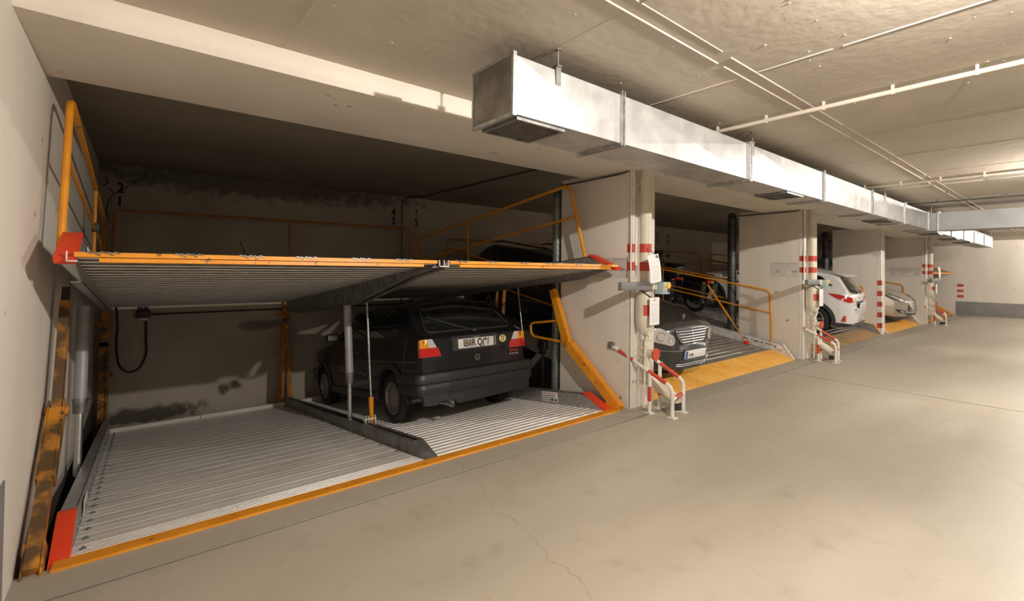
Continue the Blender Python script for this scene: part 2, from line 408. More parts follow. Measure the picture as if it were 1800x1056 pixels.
# formwork ridges
def ridge(p0, p1, w=0.012, h=0.005):
    p0 = V(p0); p1 = V(p1); d = (p1-p0).normalized(); s_ = V((-d.y, d.x, 0))*w/2
    vs = [b.b.verts.new(q) for q in (p0-s_, p0+s_, p0-V((0, 0, h)), p1-s_, p1+s_, p1-V((0, 0, h)))]
    for f in ((0, 2, 5, 3), (2, 1, 4, 5), (0, 1, 2), (3, 5, 4)): b.face([vs[i] for i in f])
z = ZC
for y in (1.385, 1.475):
    x = 0.0
    while x < 25:
        l = random.uniform(0.8, 2.2)
        ridge((x, y, z), (min(x+l, 25.3), y+random.uniform(-0.004, 0.004), z), random.uniform(0.006, 0.014), random.uniform(0.003, 0.006)); x += l+random.uniform(0, 0.25)
for x in (0.66, 1.9, 3.15, 5.4, 6.6, 7.9, 9.1, 11.0, 13.5, 15.2, 17.7, 20.2, 22.7):
    for y0, y1 in ((0.05, 0.9), (0.95, 1.38), (1.48, 2.2), (2.25, 3.04)):
        ridge((x, y0, z), (x+random.uniform(-0.01, 0.01), y1, z), random.uniform(0.004, 0.010), random.uniform(0.002, 0.005))
for k in range(160):   # drips and blisters in the paint
    x = random.uniform(0.4, 9); y = random.uniform(0.2, 3.0); r_ = random.uniform(0.003, 0.008)
    b.lathe([(r_, 0), (r_*0.7, -r_*0.5), (0, -r_*0.8)], (x, y, z+0.0005), seg=7)
struct('ceiling', b, m_ceil)
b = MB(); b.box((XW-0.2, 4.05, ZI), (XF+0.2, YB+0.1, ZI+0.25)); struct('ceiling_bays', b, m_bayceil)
b = MB(); b.box((XW-0.1, 3.05, 2.765), (XF+0.1, 4.05, ZI+0.2)); struct('trim_2', b, m_wall)   # deep ceiling beam along the bays
for i, (x0, x1, y0, y1) in enumerate(PIL):
    b = MB(); b.box((x0, y0, -2.2), (x1, y1, 2.80 if i != 2 else 2.80))
    bmesh.ops.bevel(b.b, geom=[e for e in b.b.edges if abs((e.verts[0].co-e.verts[1].co).z) > 1], offset=0.012, segments=2, affect='EDGES')
    p = solo('pillar', b, m_wall, ['concrete pillar between the raised dark hatchback bay and the grey estate', 'concrete pillar between the grey estate bay and the white hatchback bay',
             'concrete pillar between the white hatchback and the silver car', 'farthest concrete pillar, beyond the silver car'][i], 'pillar')
    p['kind'] = 'structure'
    # white painted corner with red bands
    if i != 2:
        b = MB(); b.box((x0-0.003, y0-0.003, 0.02), (x0+0.045, y0+0.002, 2.0)); b.box((x0-0.003, y0-0.003, 0.02), (x0+0.002, y0+0.05, 2.35))
        mesh_obj('painted_corner', b, m_white_paint, p)
        for z0 in (1.60, 1.81):
            b = MB(); b.box((x0-0.005, y0-0.005, z0), (x0+0.05, y0+0.003, z0+0.10)); b.box((x0-0.005, y0-0.005, z0), (x0+0.003, y0+0.045, z0+0.10))
            mesh_obj('red_band', b, m_red_paint, p)
    else:
        b = MB(); b.box((x0-0.004, y0-0.004, 0.02), (x0+0.12, y0+0.002, 2.75)); b.box((x0-0.004, y0-0.004, 0.02), (x0+0.002, y0+0.07, 2.75))
        mesh_obj('painted_corner', b, m_white_paint, p)
        for z0 in (0.30, 0.58, 0.86, 1.14, 1.42):
            b = MB(); b.box((x0-0.007, y0-0.007, z0-0.13), (x0+0.125, y0+0.003, z0)); b.box((x0-0.007, y0-0.007, z0-0.13), (x0+0.003, y0+0.075, z0))
            mesh_obj('red_band', b, m_red_paint, p)
    # thin conduit running along the top of the pillar side
    if i in (0, 1):
        b = MB(); b.tube([(x0-0.012, y1-0.02, 2.765), (x0-0.012, y1-0.02, 2.735), (x0-0.012, y0+0.12, 2.745), (x0-0.012, y0+0.03, 2.765)], 0.010, 8, 0.03)
        solo('conduit', b, m_dark_pipe, ['thin dark conduit under the beam on the nearest pillar', 'thin dark conduit under the beam on the second pillar'][i], 'conduit')

for k in range(3):
    b = MB(); b.box((XF-0.004, 3.21, 1.12-k*0.215), (XF+0.001, 3.40, 1.22-k*0.215)); mesh_obj('red_stripe', b, m_red_paint, wf)

# ------------------------------------------------------------------ ventilation duct
DY0, DY1, DZ0, DZ1 = 2.0, 2.38, 2.462, 2.79
jx = [1.595, 2.535, 4.413, 6.31, 8.233, 10.108, 11.93, 12.42, 14.2, 15.8, 17.4, 19.2, 21.12]
duct = thing('ventilation_duct', 'long galvanised rectangular ventilation duct hanging under the aisle ceiling', 'duct', (jx[0], 2.19, DZ0))
for i in range(len(jx)-1):
    x0, x1 = jx[i], jx[i+1]; b = MB()
    # cross-broken panels: the front and bottom bulge to a ridge point
    cx = (x0+x1)/2; bul = 0.012
    def panel(c4, cen):
        v = [b.b.verts.new(q) for q in c4]; c_ = b.b.verts.new(cen)
        for k in range(4): b.face([v[k], v[(k+1) % 4], c_])
    zc = (DZ0+DZ1)/2; yc = (DY0+DY1)/2
    # front panel folded along one diagonal, as in the photo
    v = [b.b.verts.new(q) for q in ((x0, DY0, DZ0), (x1, DY0, DZ0), (x1, DY0, DZ1), (x0, DY0, DZ1), (cx, DY0-bul, zc))]
    for k in range(4): b.face([v[k], v[(k+1) % 4], v[4]])
    panel([(x0, DY1, DZ0), (x0, DY1, DZ1), (x1, DY1, DZ1), (x1, DY1, DZ0)], (cx, DY1+bul, zc))
    panel([(x0, DY0, DZ0), (x0, DY1, DZ0), (x1, DY1, DZ0), (x1, DY0, DZ0)], (cx, yc, DZ0-0.004))
    panel([(x0, DY0, DZ1), (x1, DY0, DZ1), (x1, DY1, DZ1), (x0, DY1, DZ1)], (cx, yc, DZ1+0.004))
    bmesh.ops.remove_doubles(b.b, verts=b.b.verts, dist=1e-5)
    mesh_obj('duct_section', b, m_duct, duct, smooth=1)
    if i > 0:
        b = MB()
        for s_ in (-1, 1):
            xx = x0+s_*0.014
            for lo, hi in (((xx-0.005, DY0-0.022, DZ0-0.022), (xx+0.005, DY0, DZ1+0.022)), ((xx-0.005, DY1, DZ0-0.022), (xx+0.005, DY1+0.022, DZ1+0.022)),
                           ((xx-0.005, DY0, DZ0-0.022), (xx+0.005, DY1, DZ0)), ((xx-0.005, DY0, DZ1), (xx+0.005, DY1, DZ1+0.022))): b.box(lo, hi)
        mesh_obj('flange', b, m_galv, duct)
b = MB(); b.box((jx[0]-0.006, DY0+0.004, DZ0+0.004), (jx[0], DY1-0.004, DZ1-0.004)); mesh_obj('end_cap', b, m_duct_end, duct)
b = MB()
for lo, hi in (((jx[0]-0.012, DY0-0.014, DZ0-0.014), (jx[0]+0.012, DY0+0.004, DZ1+0.014)), ((jx[0]-0.012, DY1-0.004, DZ0-0.014), (jx[0]+0.012, DY1+0.014, DZ1+0.014)),
               ((jx[0]-0.012, DY0, DZ0-0.014), (jx[0]+0.012, DY1, DZ0+0.004)), ((jx[0]-0.012, DY0, DZ1-0.004), (jx[0]+0.012, DY1, DZ1+0.014))): b.box(lo, hi)
mesh_obj('end_frame', b, m_galv, duct)
for x0, x1 in ((1.66, 2.0), (5.35, 5.75), (9.2, 9.6), (13.0, 13.4), (15.0, 15.4), (17.0, 17.4)):
    b = MB(); b.box((x0, DY0+0.04, DZ0-0.012), (x1, DY1-0.04, DZ0-0.006)); gr = mesh_obj('air_grille', b, m_slot, duct)
    b = MB()
    for lo, hi in (((x0-0.02, DY0+0.02, DZ0-0.02), (x1+0.02, DY0+0.04, DZ0-0.003)), ((x0-0.02, DY1-0.04, DZ0-0.02), (x1+0.02, DY1-0.02, DZ0-0.003)),
                   ((x0-0.02, DY0+0.04, DZ0-0.02), (x0, DY1-0.04, DZ0-0.003)), ((x1, DY0+0.04, DZ0-0.02), (x1+0.02, DY1-0.04, DZ0-0.003))): b.box(lo, hi)
    n_ = int((x1-x0)/0.03)
    for k in range(1, n_): b.box((x0+k*(x1-x0)/n_-0.003, DY0+0.04, DZ0-0.016), (x0+k*(x1-x0)/n_+0.003, DY1-0.04, DZ0-0.008))
    mesh_obj('grille_frame', b, m_galv_dark, duct)
for i, x in enumerate((1.93, 4.47, 8.9, 12.15, 15.0, 18.0, 20.6)):   # threaded hangers
    b = MB(); b.tube([(x, DY0-0.005, DZ1-0.02), (x, DY0-0.005, ZC)], 0.005, 8)
    b.box((x-0.02, DY0-0.012, DZ1-0.09), (x+0.02, DY0-0.001, DZ1+0.02)); b.box((x-0.018, DY0-0.02, DZ1+0.018), (x+0.018, DY0+0.02, DZ1+0.028))
    b.lathe([(0, 0), (0.018, 0), (0.018, -0.006), (0, -0.006)], (x, DY0-0.005, ZC), seg=10)
    mesh_obj('hanger_rod', b, m_galv_dark, duct)
br = thing('branch_duct', 'plain grey rectangular branch duct crossing the aisle toward the right', 'duct', (12.17, 1.0, DZ0))
b = MB(); b.box((11.96, YR, DZ0-0.02), (12.39, DY0-0.022, DZ1-0.01)); mesh_obj('duct_body', b, m_duct_grey, br)
for y in (1.86, 0.3, -1.5):
    b = MB()
    b.box((11.935, y-0.015, DZ0-0.045), (12.415, y+0.015, DZ0-0.0205)); b.box((11.935, y-0.015, DZ1-0.0105), (12.415, y+0.015, DZ1+0.012))
    b.box((11.935, y-0.015, DZ0-0.0205), (11.9595, y+0.015, DZ1-0.0105)); b.box((12.3905, y-0.015, DZ0-0.0205), (12.415, y+0.015, DZ1-0.0105))
    mesh_obj('flange', b, m_galv, br)

# ------------------------------------------------------------------ ceiling pipes
for x, label, r_ in ((4.08, 'white clipped service pipe on the ceiling, nearest of the crossing pipes', 0.017), (8.42, 'thin white service pipe on the ceiling beyond the double seam', 0.012),
                     (10.95, 'thin dark service pipe on the ceiling just before the branch duct', 0.012)):
    t = thing('ceiling_pipe', label, 'pipe', (x, 0, ZC-0.05))
    b = MB(); b.tube([(x, YR, ZC-0.045), (x, 2.9, ZC-0.045)], r_, 10); mesh_obj('pipe', b, m_ceil if x < 10 else m_dark_pipe, t)
    for k in range(9):
        y = 2.55-k*0.42
        b = MB(); b.box((x-0.012, y-0.008, ZC-0.045-r_-0.004), (x+0.012, y+0.008, ZC)); mesh_obj('pipe_clip', b, m_ceil if x < 10 else m_dark_pipe, t)

# ------------------------------------------------------------------ lamps
def bulkhead(x, y, power, lab):
    t = thing('ceiling_lamp', lab, 'lamp', (x, y, ZC))
    b = MB(); b.lathe([(0, 0), (0.10, 0), (0.11, -0.02), (0.30, -0.03), (0.31, -0.045), (0.295, -0.037), (0.10, -0.03), (0, -0.03)], (x, y, ZC), 'z', 40); mesh_obj('uplight_shield', b, m_cyl, t)  # unseen wide disc, shaped to hold the bulb's light off the ceiling
    b = MB(); b.lathe([(0.022, -0.03), (0.024, -0.045), (0.016, -0.056), (0, -0.06)], (x, y, ZC), 'z', 28); mesh_obj('bulb', b, m_tube, t)
    ld = bpy.data.lights.new('bulb_light', 'POINT'); ld.shadow_soft_size = 0.022
    ld.energy = power; ld.color = LAMP_COL
    lo = bpy.data.objects.new('bulb_light', ld); C.objects.link(lo); lo.parent = t
    lo.location = (0, 0, -0.09)
for x, lab in zip(LAMP_X, ['round ceiling lamp above the nearest pillar', 'round ceiling lamp before the second pillar', 'round ceiling lamp by the branch duct',
                           'round ceiling lamp by the fourth pillar', 'round ceiling lamp nearest the far wall']):
    bulkhead(x, LAMP_Y, LAMP_POWER*(1.0 if x < 10 else 0.7 if x < 18 else 0.55), lab)

# ------------------------------------------------------------------ lift platforms
def corrugated(x0, x1, L, pitch=0.0935, h=0.012, t=0.004, y0=0.0, fr=(0.60, 0.70, 0.90)):
    """trapezoidal steel deck: ribs run across, local frame, top of the ribs at z = 0"""
    prof = []; y = y0
    while y < y0+L-1e-6:
        for dy, dz in ((0.0, 0), (pitch*fr[0], 0), (pitch*fr[1], -h), (pitch*fr[2], -h)):
            if y+dy <= y0+L: prof.append((y+dy, dz))
        y += pitch
    prof.append((y0+L, 0))
    b = MB(); A = []; B_ = []
    for y, z in prof:
        A.append([b.b.verts.new((x, y, z)) for x in (x0, x1)]); B_.append([b.b.verts.new((x, y, z-t)) for x in (x0, x1)])
    for i in range(len(prof)-1):
        b.face([A[i][0], A[i][1], A[i+1][1], A[i+1][0]])
        groove_shade = prof[i][1] < -h*0.5 and prof[i+1][1] < -h*0.5  # rib undersides take a second, darker material: groove shade painted in as stripes
        b.face([B_[i][1], B_[i][0], B_[i+1][0], B_[i+1][1]], 1 if groove_shade else 0)
        b.face([A[i][0], A[i+1][0], B_[i+1][0], B_[i][0]]); b.face([A[i+1][1], A[i][1], B_[i][1], B_[i+1][1]])
    b.face([A[0][0], B_[0][0], B_[0][1], A[0][1]]); b.face([A[-1][1], B_[-1][1], B_[-1][0], A[-1][0]])
    return b
def planked(x0, x1, L, y0):
    """flat interlocking planks with narrow grooves and fine ribs at the entry"""
    prof = []; y = y0
    first = True
    while y < y0+L-1e-6:
        w_ = 0.187
        if y < y0+0.18:
            for k in range(5):
                prof += [(y+k*w_/5, 0), (y+k*w_/5+w_/5*0.72, 0), (y+k*w_/5+w_/5*0.76, -0.005), (y+k*w_/5+w_/5*0.94, -0.005)]
        else:
            prof += [(y, 0), (y+w_*0.48, 0), (y+w_*0.49, -0.0012), (y+w_*0.505, -0.0012), (y+w_*0.515, 0), (y+w_-0.009, 0), (y+w_-0.0075, -0.010), (y+w_-0.0015, -0.010)]
        y += w_
    prof = [p for p in prof if p[0] < y0+L]; prof.append((y0+L, 0))
    b = MB(); A = [[b.b.verts.new((x, y_, z_)) for x in (x0, x1)] for y_, z_ in prof]; B_ = [[b.b.verts.new((x, y_, z_-0.004)) for x in (x0, x1)] for y_, z_ in prof]
    for i in range(len(prof)-1):
        b.face([A[i][0], A[i][1], A[i+1][1], A[i+1][0]]); b.face([B_[i][1], B_[i][0], B_[i+1][0], B_[i+1][1]])
        b.face([A[i][0], A[i+1][0], B_[i+1][0], B_[i][0]]); b.face([A[i+1][1], A[i][1], B_[i][1], B_[i+1][1]])
    b.face([A[0][0], B_[0][0], B_[0][1], A[0][1]]); b.face([A[-1][1], B_[-1][1], B_[-1][0], A[-1][0]])
    return b
def channel(b, x0, x1, prof_top, prof_bot, wall=0.006):
    """side beam: web plus top and bottom flanges following the given outlines [(y,z)..]"""
    n = len(prof_top)
    poly = prof_top+list(reversed(prof_bot))
    b.prism(poly, 0, x0, x1)

def plat_frame(y0, z0, m):
    return Matrix.Translation(V((0, y0, z0))) @ Matrix.Rotation(math.atan(m), 4, 'X')
def label_plate(parent, o, right, upv, w, h, lines=3, name='rating_plate', seed=0):
    rnd = random.Random(seed)
    fm = face_frame(o, right, upv)
    b = MB(); b.box((-w/2, -h/2, 0), (w/2, h/2, 0.002), M=fm); pl_ = mesh_obj(name, b, m_paper, parent, frame='local')
    b = MB()
    for k in range(lines):
        yy = h/2-(k+0.7)*h/(lines+0.4)
        x = -w/2*0.9
        while x < w/2*0.55:
            l = rnd.uniform(0.01, 0.04)
            b.box((x, yy-h/lines*0.16, 0.002), (min(x+l, w/2*0.6), yy+h/lines*0.16, 0.0028), mi=0 if k else 1, M=fm); x += l+0.008
    b.box((w*0.08, -h*0.42, 0.002), (w*0.2, -h*0.2, 0.0028), M=fm); b.box((w*0.32, -h*0.42, 0.002), (w*0.42, -h*0.2, 0.0028), M=fm)
    o2 = mesh_obj('printing', b, [m_ink, m_red_paint], parent, frame='local'); o2.parent = pl_
    return pl_

LEN = 5.02
def bay1_platform(upper):
    M_ = plat_frame(3.37, 1.655, -0.125) if upper else plat_frame(3.44, 0.0, -0.1405)
    t = thing('lift_platform', 'raised upper double car platform with orange front edge and tubular guard rail' if upper else
              'lower double car platform sloping into the pit under the dark hatchback', 'car lift platform', M=M_)
    m = m_deck
    xa, xb, xc, xd = -0.27, 1.905, 2.025, 4.22
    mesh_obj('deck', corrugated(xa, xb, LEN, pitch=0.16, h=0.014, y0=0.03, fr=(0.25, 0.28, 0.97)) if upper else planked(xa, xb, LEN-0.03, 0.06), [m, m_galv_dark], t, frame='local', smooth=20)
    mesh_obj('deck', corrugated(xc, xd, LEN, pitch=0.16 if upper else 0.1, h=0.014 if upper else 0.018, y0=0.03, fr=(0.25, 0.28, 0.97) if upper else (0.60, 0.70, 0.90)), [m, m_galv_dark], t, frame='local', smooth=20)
    # galvanised side beams: C sections standing above the deck and tapering at the entry
    lo_ = -0.10
    for s_, xo in ((-1, xa), (1, xd)):
        b = MB()
        top = [(0.10, 0.0), (0.42, 0.165), (LEN+0.02, 0.165)]; bot = [(0.10, -0.03), (0.55, lo_), (LEN+0.02, lo_)]
        xi = xo+s_*0.002
        b.prism(top+list(reversed(bot)), 0, min(xi, xi+s_*0.006), max(xi, xi+s_*0.006))
        b.prism([(0.42, 0.165), (LEN+0.02, 0.165), (LEN+0.02, 0.159), (0.42, 0.159)], 0, min(xi, xi+s_*0.075), max(xi, xi+s_*0.075))
        b.prism([(0.55, lo_), (LEN+0.02, lo_), (LEN+0.02, lo_+0.006), (0.55, lo_+0.006)], 0, min(xi, xi+s_*0.055), max(xi, xi+s_*0.055))
        b.prism([(0.10, 0.0), (0.42, 0.165), (0.42, 0.157), (0.12, 0.0)], 0, min(xi, xi+s_*0.075), max(xi, xi+s_*0.075))
        for k in range(26):    # bolt heads
            y = 0.55+k*0.178
            b.lathe([(0.011, 0), (0.011, 0.008), (0, 0.010)] if s_ < 0 else [(0.011, 0), (0.011, -0.008), (0, -0.010)], (xi, y, 0.03), 'x', 6)
        mesh_obj('side_beam', b, m_galv, t, frame='local')
        b = MB()   # red bumper strip on the entry slope
        x0_, x1_ = (xi-0.079, xi+0.006) if s_ < 0 else (xi-0.006, xi+0.079)
        b.prism([(0.02, -0.045), (0.06, -0.05), (0.40, 0.16), (0.43, 0.175), (0.40, 0.182), (0.35, 0.175), (0.0, -0.02)], 0, x0_, x1_)
        mesh_obj('red_fender', b, m_red, t, frame='local')
        if s_ > 0:
            label_plate(t, (xi-0.008, 1.0, 0.085), (0, -1, 0), (0, 0, 1), 0.30, 0.12, 4, seed=3+upper)
        elif not upper:
            label_plate(t, (xi+0.010, 0.95, 0.07), (0, 1, 0), (0, 0, 1), 0.26, 0.11, 4, seed=6)
        else:
            label_plate(t, (xi+0.010, 0.75, 0.085), (0, 1, 0), (0, 0, 1), 0.2, 0.10, 3, seed=8)
    # centre beam between the decks
    b = MB()
    if not upper:
        b.prism([(0.06, 0.0), (0.32, 0.115), (LEN, 0.115), (LEN, -0.10), (0.5, -0.10), (0.06, -0.02)], 0, xb+0.003, xb+0.010)
        b.prism([(0.06, 0.0), (0.32, 0.115), (LEN, 0.115), (LEN, -0.10), (0.5, -0.10), (0.06, -0.02)], 0, xc-0.010, xc-0.003)
        b.prism([(0.30, 0.115), (LEN, 0.115), (LEN, 0.108), (0.30, 0.108)], 0, xb+0.010, xb+0.045)
        b.prism([(0.30, 0.115), (LEN, 0.115), (LEN, 0.108), (0.30, 0.108)], 0, xc-0.045, xc-0.010)
        b.prism([(0.06, 0.0), (0.32, 0.115), (0.32, 0.107), (0.08, 0.0)], 0, xb+0.010, xc-0.010)
        b.box((xb+0.010, 0.3, -0.098), (xc-0.010, LEN, -0.09))
        for k in range(14):
            b.lathe([(0.009, 0), (0.009, -0.006), (0, -0.008)], (xb+0.003, 0.6+k*0.33, 0.03), 'x', 6)
    else:
        P_ = [(0.04, 0.0), (LEN, 0.0), (LEN, -0.16), (4.3, -0.235), (1.9, -0.235), (0.55, -0.075), (0.04, -0.045)]
        b.prism(P_, 0, xb+0.003, xb+0.011); b.prism(P_, 0, xc-0.011, xc-0.003)
        Q_ = [(0.04, -0.045), (0.55, -0.075), (1.9, -0.235), (4.3, -0.235), (LEN, -0.16), (LEN, -0.152), (4.3, -0.227), (1.9, -0.227), (0.55, -0.067), (0.04, -0.037)]
        b.prism(Q_, 0, xb-0.02, xb+0.003); b.prism(Q_, 0, xc-0.003, xc+0.02)
        b.prism(Q_, 0, xb+0.011, xb+0.035); b.prism(Q_, 0, xc-0.035, xc-0.011)
        b.box((xb+0.011, 0.6, -0.055), (xc-0.011, LEN, -0.047))
        for k in range(10): b.lathe([(0.010, 0), (0.010, -0.008), (0, -0.010)], (xb+0.003, 0.8+k*0.42, -0.05), 'x', 6)
    mesh_obj('centre_beam', b, m_galv_dark, t, frame='local')
    # entry edge
    b = MB()
    if not upper:
        b.prism([(-0.065, 0.004), (0.055, 0.009), (0.055, -0.03), (-0.065, -0.03)], 0, xa-0.06, xd+0.07)
    else:
        for x0_, x1_ in ((xa, xb), (xc, xd)):
            b.prism([(-0.012, 0.008), (0.03, 0.012), (0.03, -0.018), (-0.012, -0.018)], 0, x0_, x1_)
            b.prism([(-0.004, -0.022), (0.028, -0.022), (0.028, -0.045), (-0.004, -0.045)], 0, x0_+0.1, x1_-0.12)
    mesh_obj('orange_edge_strip', b, m_orange, t, frame='local')
    if upper:   # crumpled hazard tape remains along the edge
        b = MB()
        for x0_, x1_ in ((xa, xb), (xc, xd)):
            x = x0_+0.05
            while x < x1_-0.2:
                for k in range(5):
                    b.bar((x+k*0.028, -0.016, 0.010), (x+k*0.028+0.026, -0.016, -0.008 if k % 2 else 0.004), 0.006, 0.007)
                x += random.uniform(0.32, 0.4)
        mesh_obj('worn_marking', b, m_galv_dark, t, frame='local')
        b = MB()
        for xx in (xa-0.03, 1.92, 1.965):
            b.box((xx, -0.02, -0.045), (xx+0.045, 0.0, -0.038)); b.box((xx, -0.02, -0.045), (xx+0.005, 0.0, 0.01))
        b.box((2.005, -0.02, -0.045), (2.010, 0, 0.01))
        mesh_obj('channel_end', b, m_white_steel, t, frame='local')
    else:
        b = MB()   # white stop angles at the pit end
        for x0_, x1_ in ((xa, 0.75), (0.76, xb), (xc+0.12, xd)):
            b.box((x0_, LEN-0.09, 0.002), (x1_, LEN+0.03, 0.055)); 
        mesh_obj('end_stop', b, m_white_paint, t, frame='local')
        b = MB(); b.lathe([(0.016, 0), (0.016, 0.006), (0.007, 0.009), (0.007, 0.016), (0, 0.018)], (0, 0, 0), 'z', 8)
        bolt = mesh_obj('deck_bolt', b, m_galv_dark, t, frame='local')
        spots_ = [(xa+0.05, 0.03+(k+1)*0.187-0.05) for k in range(26)]+[(xb-0.04, 0.03+(k+1)*0.187-0.05) for k in range(2, 26, 2)]
        for i_, (x_, y_) in enumerate(spots_):
            o_ = bolt if i_ == 0 else bolt.copy()
            if i_: C.objects.link(o_); o_.parent = t
            o_.location = (x_, y_, 0)
        b = MB()   # pin bracket on the centre beam
        for xx in (1.955, 1.985, 2.06): b.box((xx-0.004, 1.50, 0.0), (xx+0.004, 1.56, 0.19))
        b.tube([(1.94, 1.53, 0.15), (2.08, 1.53, 0.15)], 0.009, 8)
        mesh_obj('pin_bracket', b, m_white_steel, t, frame='local')
    if upper:
        Mi = M_.inverted()
        # guard rails built in world coordinates
        for x, nm in ((-0.37, 'l'), (4.255, 'r')):
            b = MB()
            top_b = (x, 8.35, 2.15)
            b.tube([(x, 3.87, 1.70), (x, 4.16, 2.68), (x, 8.35, 2.15), (x, 8.27, 1.17)], 0.021, 10, 0.12)
            b.tube([(x, 4.04, 2.27), (x, 8.30, 1.74)], 0.015, 10)
            b.tube([(x, 6.44, 1.32), (x, 6.52, 2.37)], 0.016, 10)
            mesh_obj('guard_rail', b, m_orange if nm == 'l' else m_orange, t)
        b = MB()
        b.tube([(-0.30, 8.30, 1.2), (-0.28, 8.34, 2.345), (4.10, 8.34, 2.37), (4.12, 8.30, 1.2)], 0.017, 10, 0.10)
        b.tube([(1.95, 8.30, 1.1), (1.93, 8.34, 2.35)], 0.013, 8)
        mesh_obj('rear_guard_rail', b, m_orange_brown, t)
        b = MB(); b.rbox((-0.39, 6.47, 1.93), (-0.33, 6.53, 2.03), 0.008); mesh_obj('rail_clamp', b, m_grease, t)
    return t
low = bay1_platform(False)
upp = bay1_platform(True)

# folding orange lift arms at both sides
def lift_arm(x0, x1, mat_lo, mat_up, label):
    xm = (x0+x1)/2
    t = thing('folding_linkage', label, 'lift linkage', (xm, 3.5, 0))
    b = MB()
    def seg(bb, p0, p1, w0, w1, xx0, xx1):
        d = V((0, p1[0]-p0[0], p1[1]-p0[1])).normalized(); n = V((0, -d.z, d.y))
        a0 = V((0, *p0)); a1 = V((0, *p1))
        pts = [a0-n*w0/2, a0+n*w0/2, a1+n*w1/2, a1-n*w1/2]
        bb.prism([(p.y, p.z) for p in pts], 0, xx0, xx1)
    seg(b, (3.42, 0.0), (4.22, 0.625), 0.115, 0.13, x0+0.012, x1-0.012)
    b.prism([(3.40, -0.10), (3.62, 0.02), (3.50, 0.13), (3.36, -0.02)], 0, x0, x0+0.010)
    b.prism([(3.40, -0.10), (3.62, 0.02), (3.50, 0.13), (3.36, -0.02)], 0, x1-0.010, x1)
    # cheek plates over the knee
    seg(b, (3.83, 0.32), (4.27, 0.665), 0.11, 0.12, x0, x0+0.011)
    seg(b, (3.83, 0.32), (4.27, 0.665), 0.11, 0.12, x1-0.011, x1)
    mesh_obj('lower_link', b, mat_lo, t)
    b = MB(); seg(b, (4.25, 0.61), (4.55, 1.33), 0.12, 0.09, x0+0.016, x1-0.016); mesh_obj('upper_link', b, mat_up, t)
    b = MB(); seg(b, (4.53, 1.29), (4.60, 1.42), 0.075, 0.07, x0+0.02, x1-0.02); mesh_obj('greasy_pivot', b, m_grease, t)
    b = MB(); b.tube([(x0-0.012, 4.245, 0.637), (x1+0.012, 4.245, 0.637)], 0.034, 16); b.tube([(x0-0.018, 4.245, 0.637), (x1+0.018, 4.245, 0.637)], 0.018, 12)
    mesh_obj('pivot_pin', b, m_orange_brown, t)
    return t
lift_arm(-0.445, -0.362, m_orange_dirty, m_orange_dirty, 'greasy orange folding lift arm against the left wall')
ra = lift_arm(4.305, 4.405, m_orange, m_orange, 'orange folding lift arm against the nearest pillar')
b = MB(); b.tube([(4.36, 4.45, 0.925), (4.36, 5.02, 0.835), (4.36, 4.98, 0.655), (4.36, 4.34, 0.655)], 0.017, 10, 0.10)
mesh_obj('guard_loop', b, m_orange, ra)
# rear posts
def rear_post(x, label, spread=0.0):
    t = thing('guide_post', label, 'lift post', (x, 8.5, -0.75))
    b = MB()
    if spread:
        b.bar((x-0.05, 8.48, -0.70), (x-0.01, 8.5, 0.62), 0.075, 0.05, upv=(0, 1, 0)); b.bar((x+0.10, 8.46, -0.70), (x+0.01, 8.44, 0.62), 0.055, 0.04, upv=(0, 1, 0))
    else:
        b.bar((x, 8.5, -0.75), (x, 8.5, 0.62), 0.10, 0.06, upv=(0, 1, 0)); b.bar((x+0.045, 8.46, -0.75), (x+0.045, 8.46, 0.45), 0.03, 0.05, upv=(0, 1, 0))
        b.box((x-0.13, 8.47, 0.47), (x+0.06, 8.5, 0.53))
    mesh_obj('lower_post', b, m_orange_dirty if not spread else m_orange_brown, t)
    b = MB(); b.bar((x, 8.5, 0.58), (x+0.03, 8.5, 0.80), 0.09, 0.07, upv=(0, 1, 0)); b.bar((x+0.03, 8.5, 0.78), (x, 8.5, 1.02 if spread else 1.25), 0.11, 0.05, upv=(0, 1, 0))
    b.bar((x-0.01, 8.5, 0.72), (x-0.12, 8.52, 0.84), 0.06, 0.05, upv=(0, 1, 0))
    mesh_obj('upper_post', b, m_orange_brown, t)
    b = MB(); b.lathe([(0, -0.05), (0.035, -0.05), (0.035, 0.05), (0, 0.05)], (x-0.01, 8.46, 0.70), 'y', 12); mesh_obj('pivot', b, m_grease, t)
rear_post(1.93, 'rust-orange hinged rear post at the middle of the platforms', 0.1)
rear_post(-0.36, 'rust-orange rear post in the left corner')
b = MB()
# hydraulic rams
def ram(p_top, p_mid, p_bot, label, cuff=True):
    t = thing('hydraulic_ram', label, 'hydraulic cylinder', p_bot)
    b = MB(); b.tube([p_top, p_mid], 0.045, 18); mesh_obj('barrel', b, m_cyl, t)
    b = MB(); b.tube([p_mid, p_bot], 0.027, 16); mesh_obj('piston_rod', b, m_steel, t)
    b = MB(); pm_ = V(p_mid); d = (V(p_bot)-pm_).normalized()
    b.tube([pm_-d*0.02, pm_+d*0.11], 0.05, 14, rads=[0.053, 0.045]); mesh_obj('collar', b, m_galv_dark, t)
    if cuff:
        b = MB(); b.tube([pm_+V((0.04, -0.03, 0)), pm_+V((0.10, -0.05, 0.03)), pm_+V((0.12, -0.07, 0.0)), pm_+V((0.16, -0.08, -0.03))], 0.004, 6, 0.02); mesh_obj('hose_stub', b, m_cable, t)
ram((1.965, 5.63, 1.19), (1.965, 5.50, 0.34), (1.965, 5.46, -0.20), 'grey hydraulic ram beside the dark hatchback')
ram((-0.385, 5.72, 1.22), (-0.385, 5.58, 0.40), (-0.385, 5.46, -0.22), 'grey hydraulic ram in the corner by the left wall')
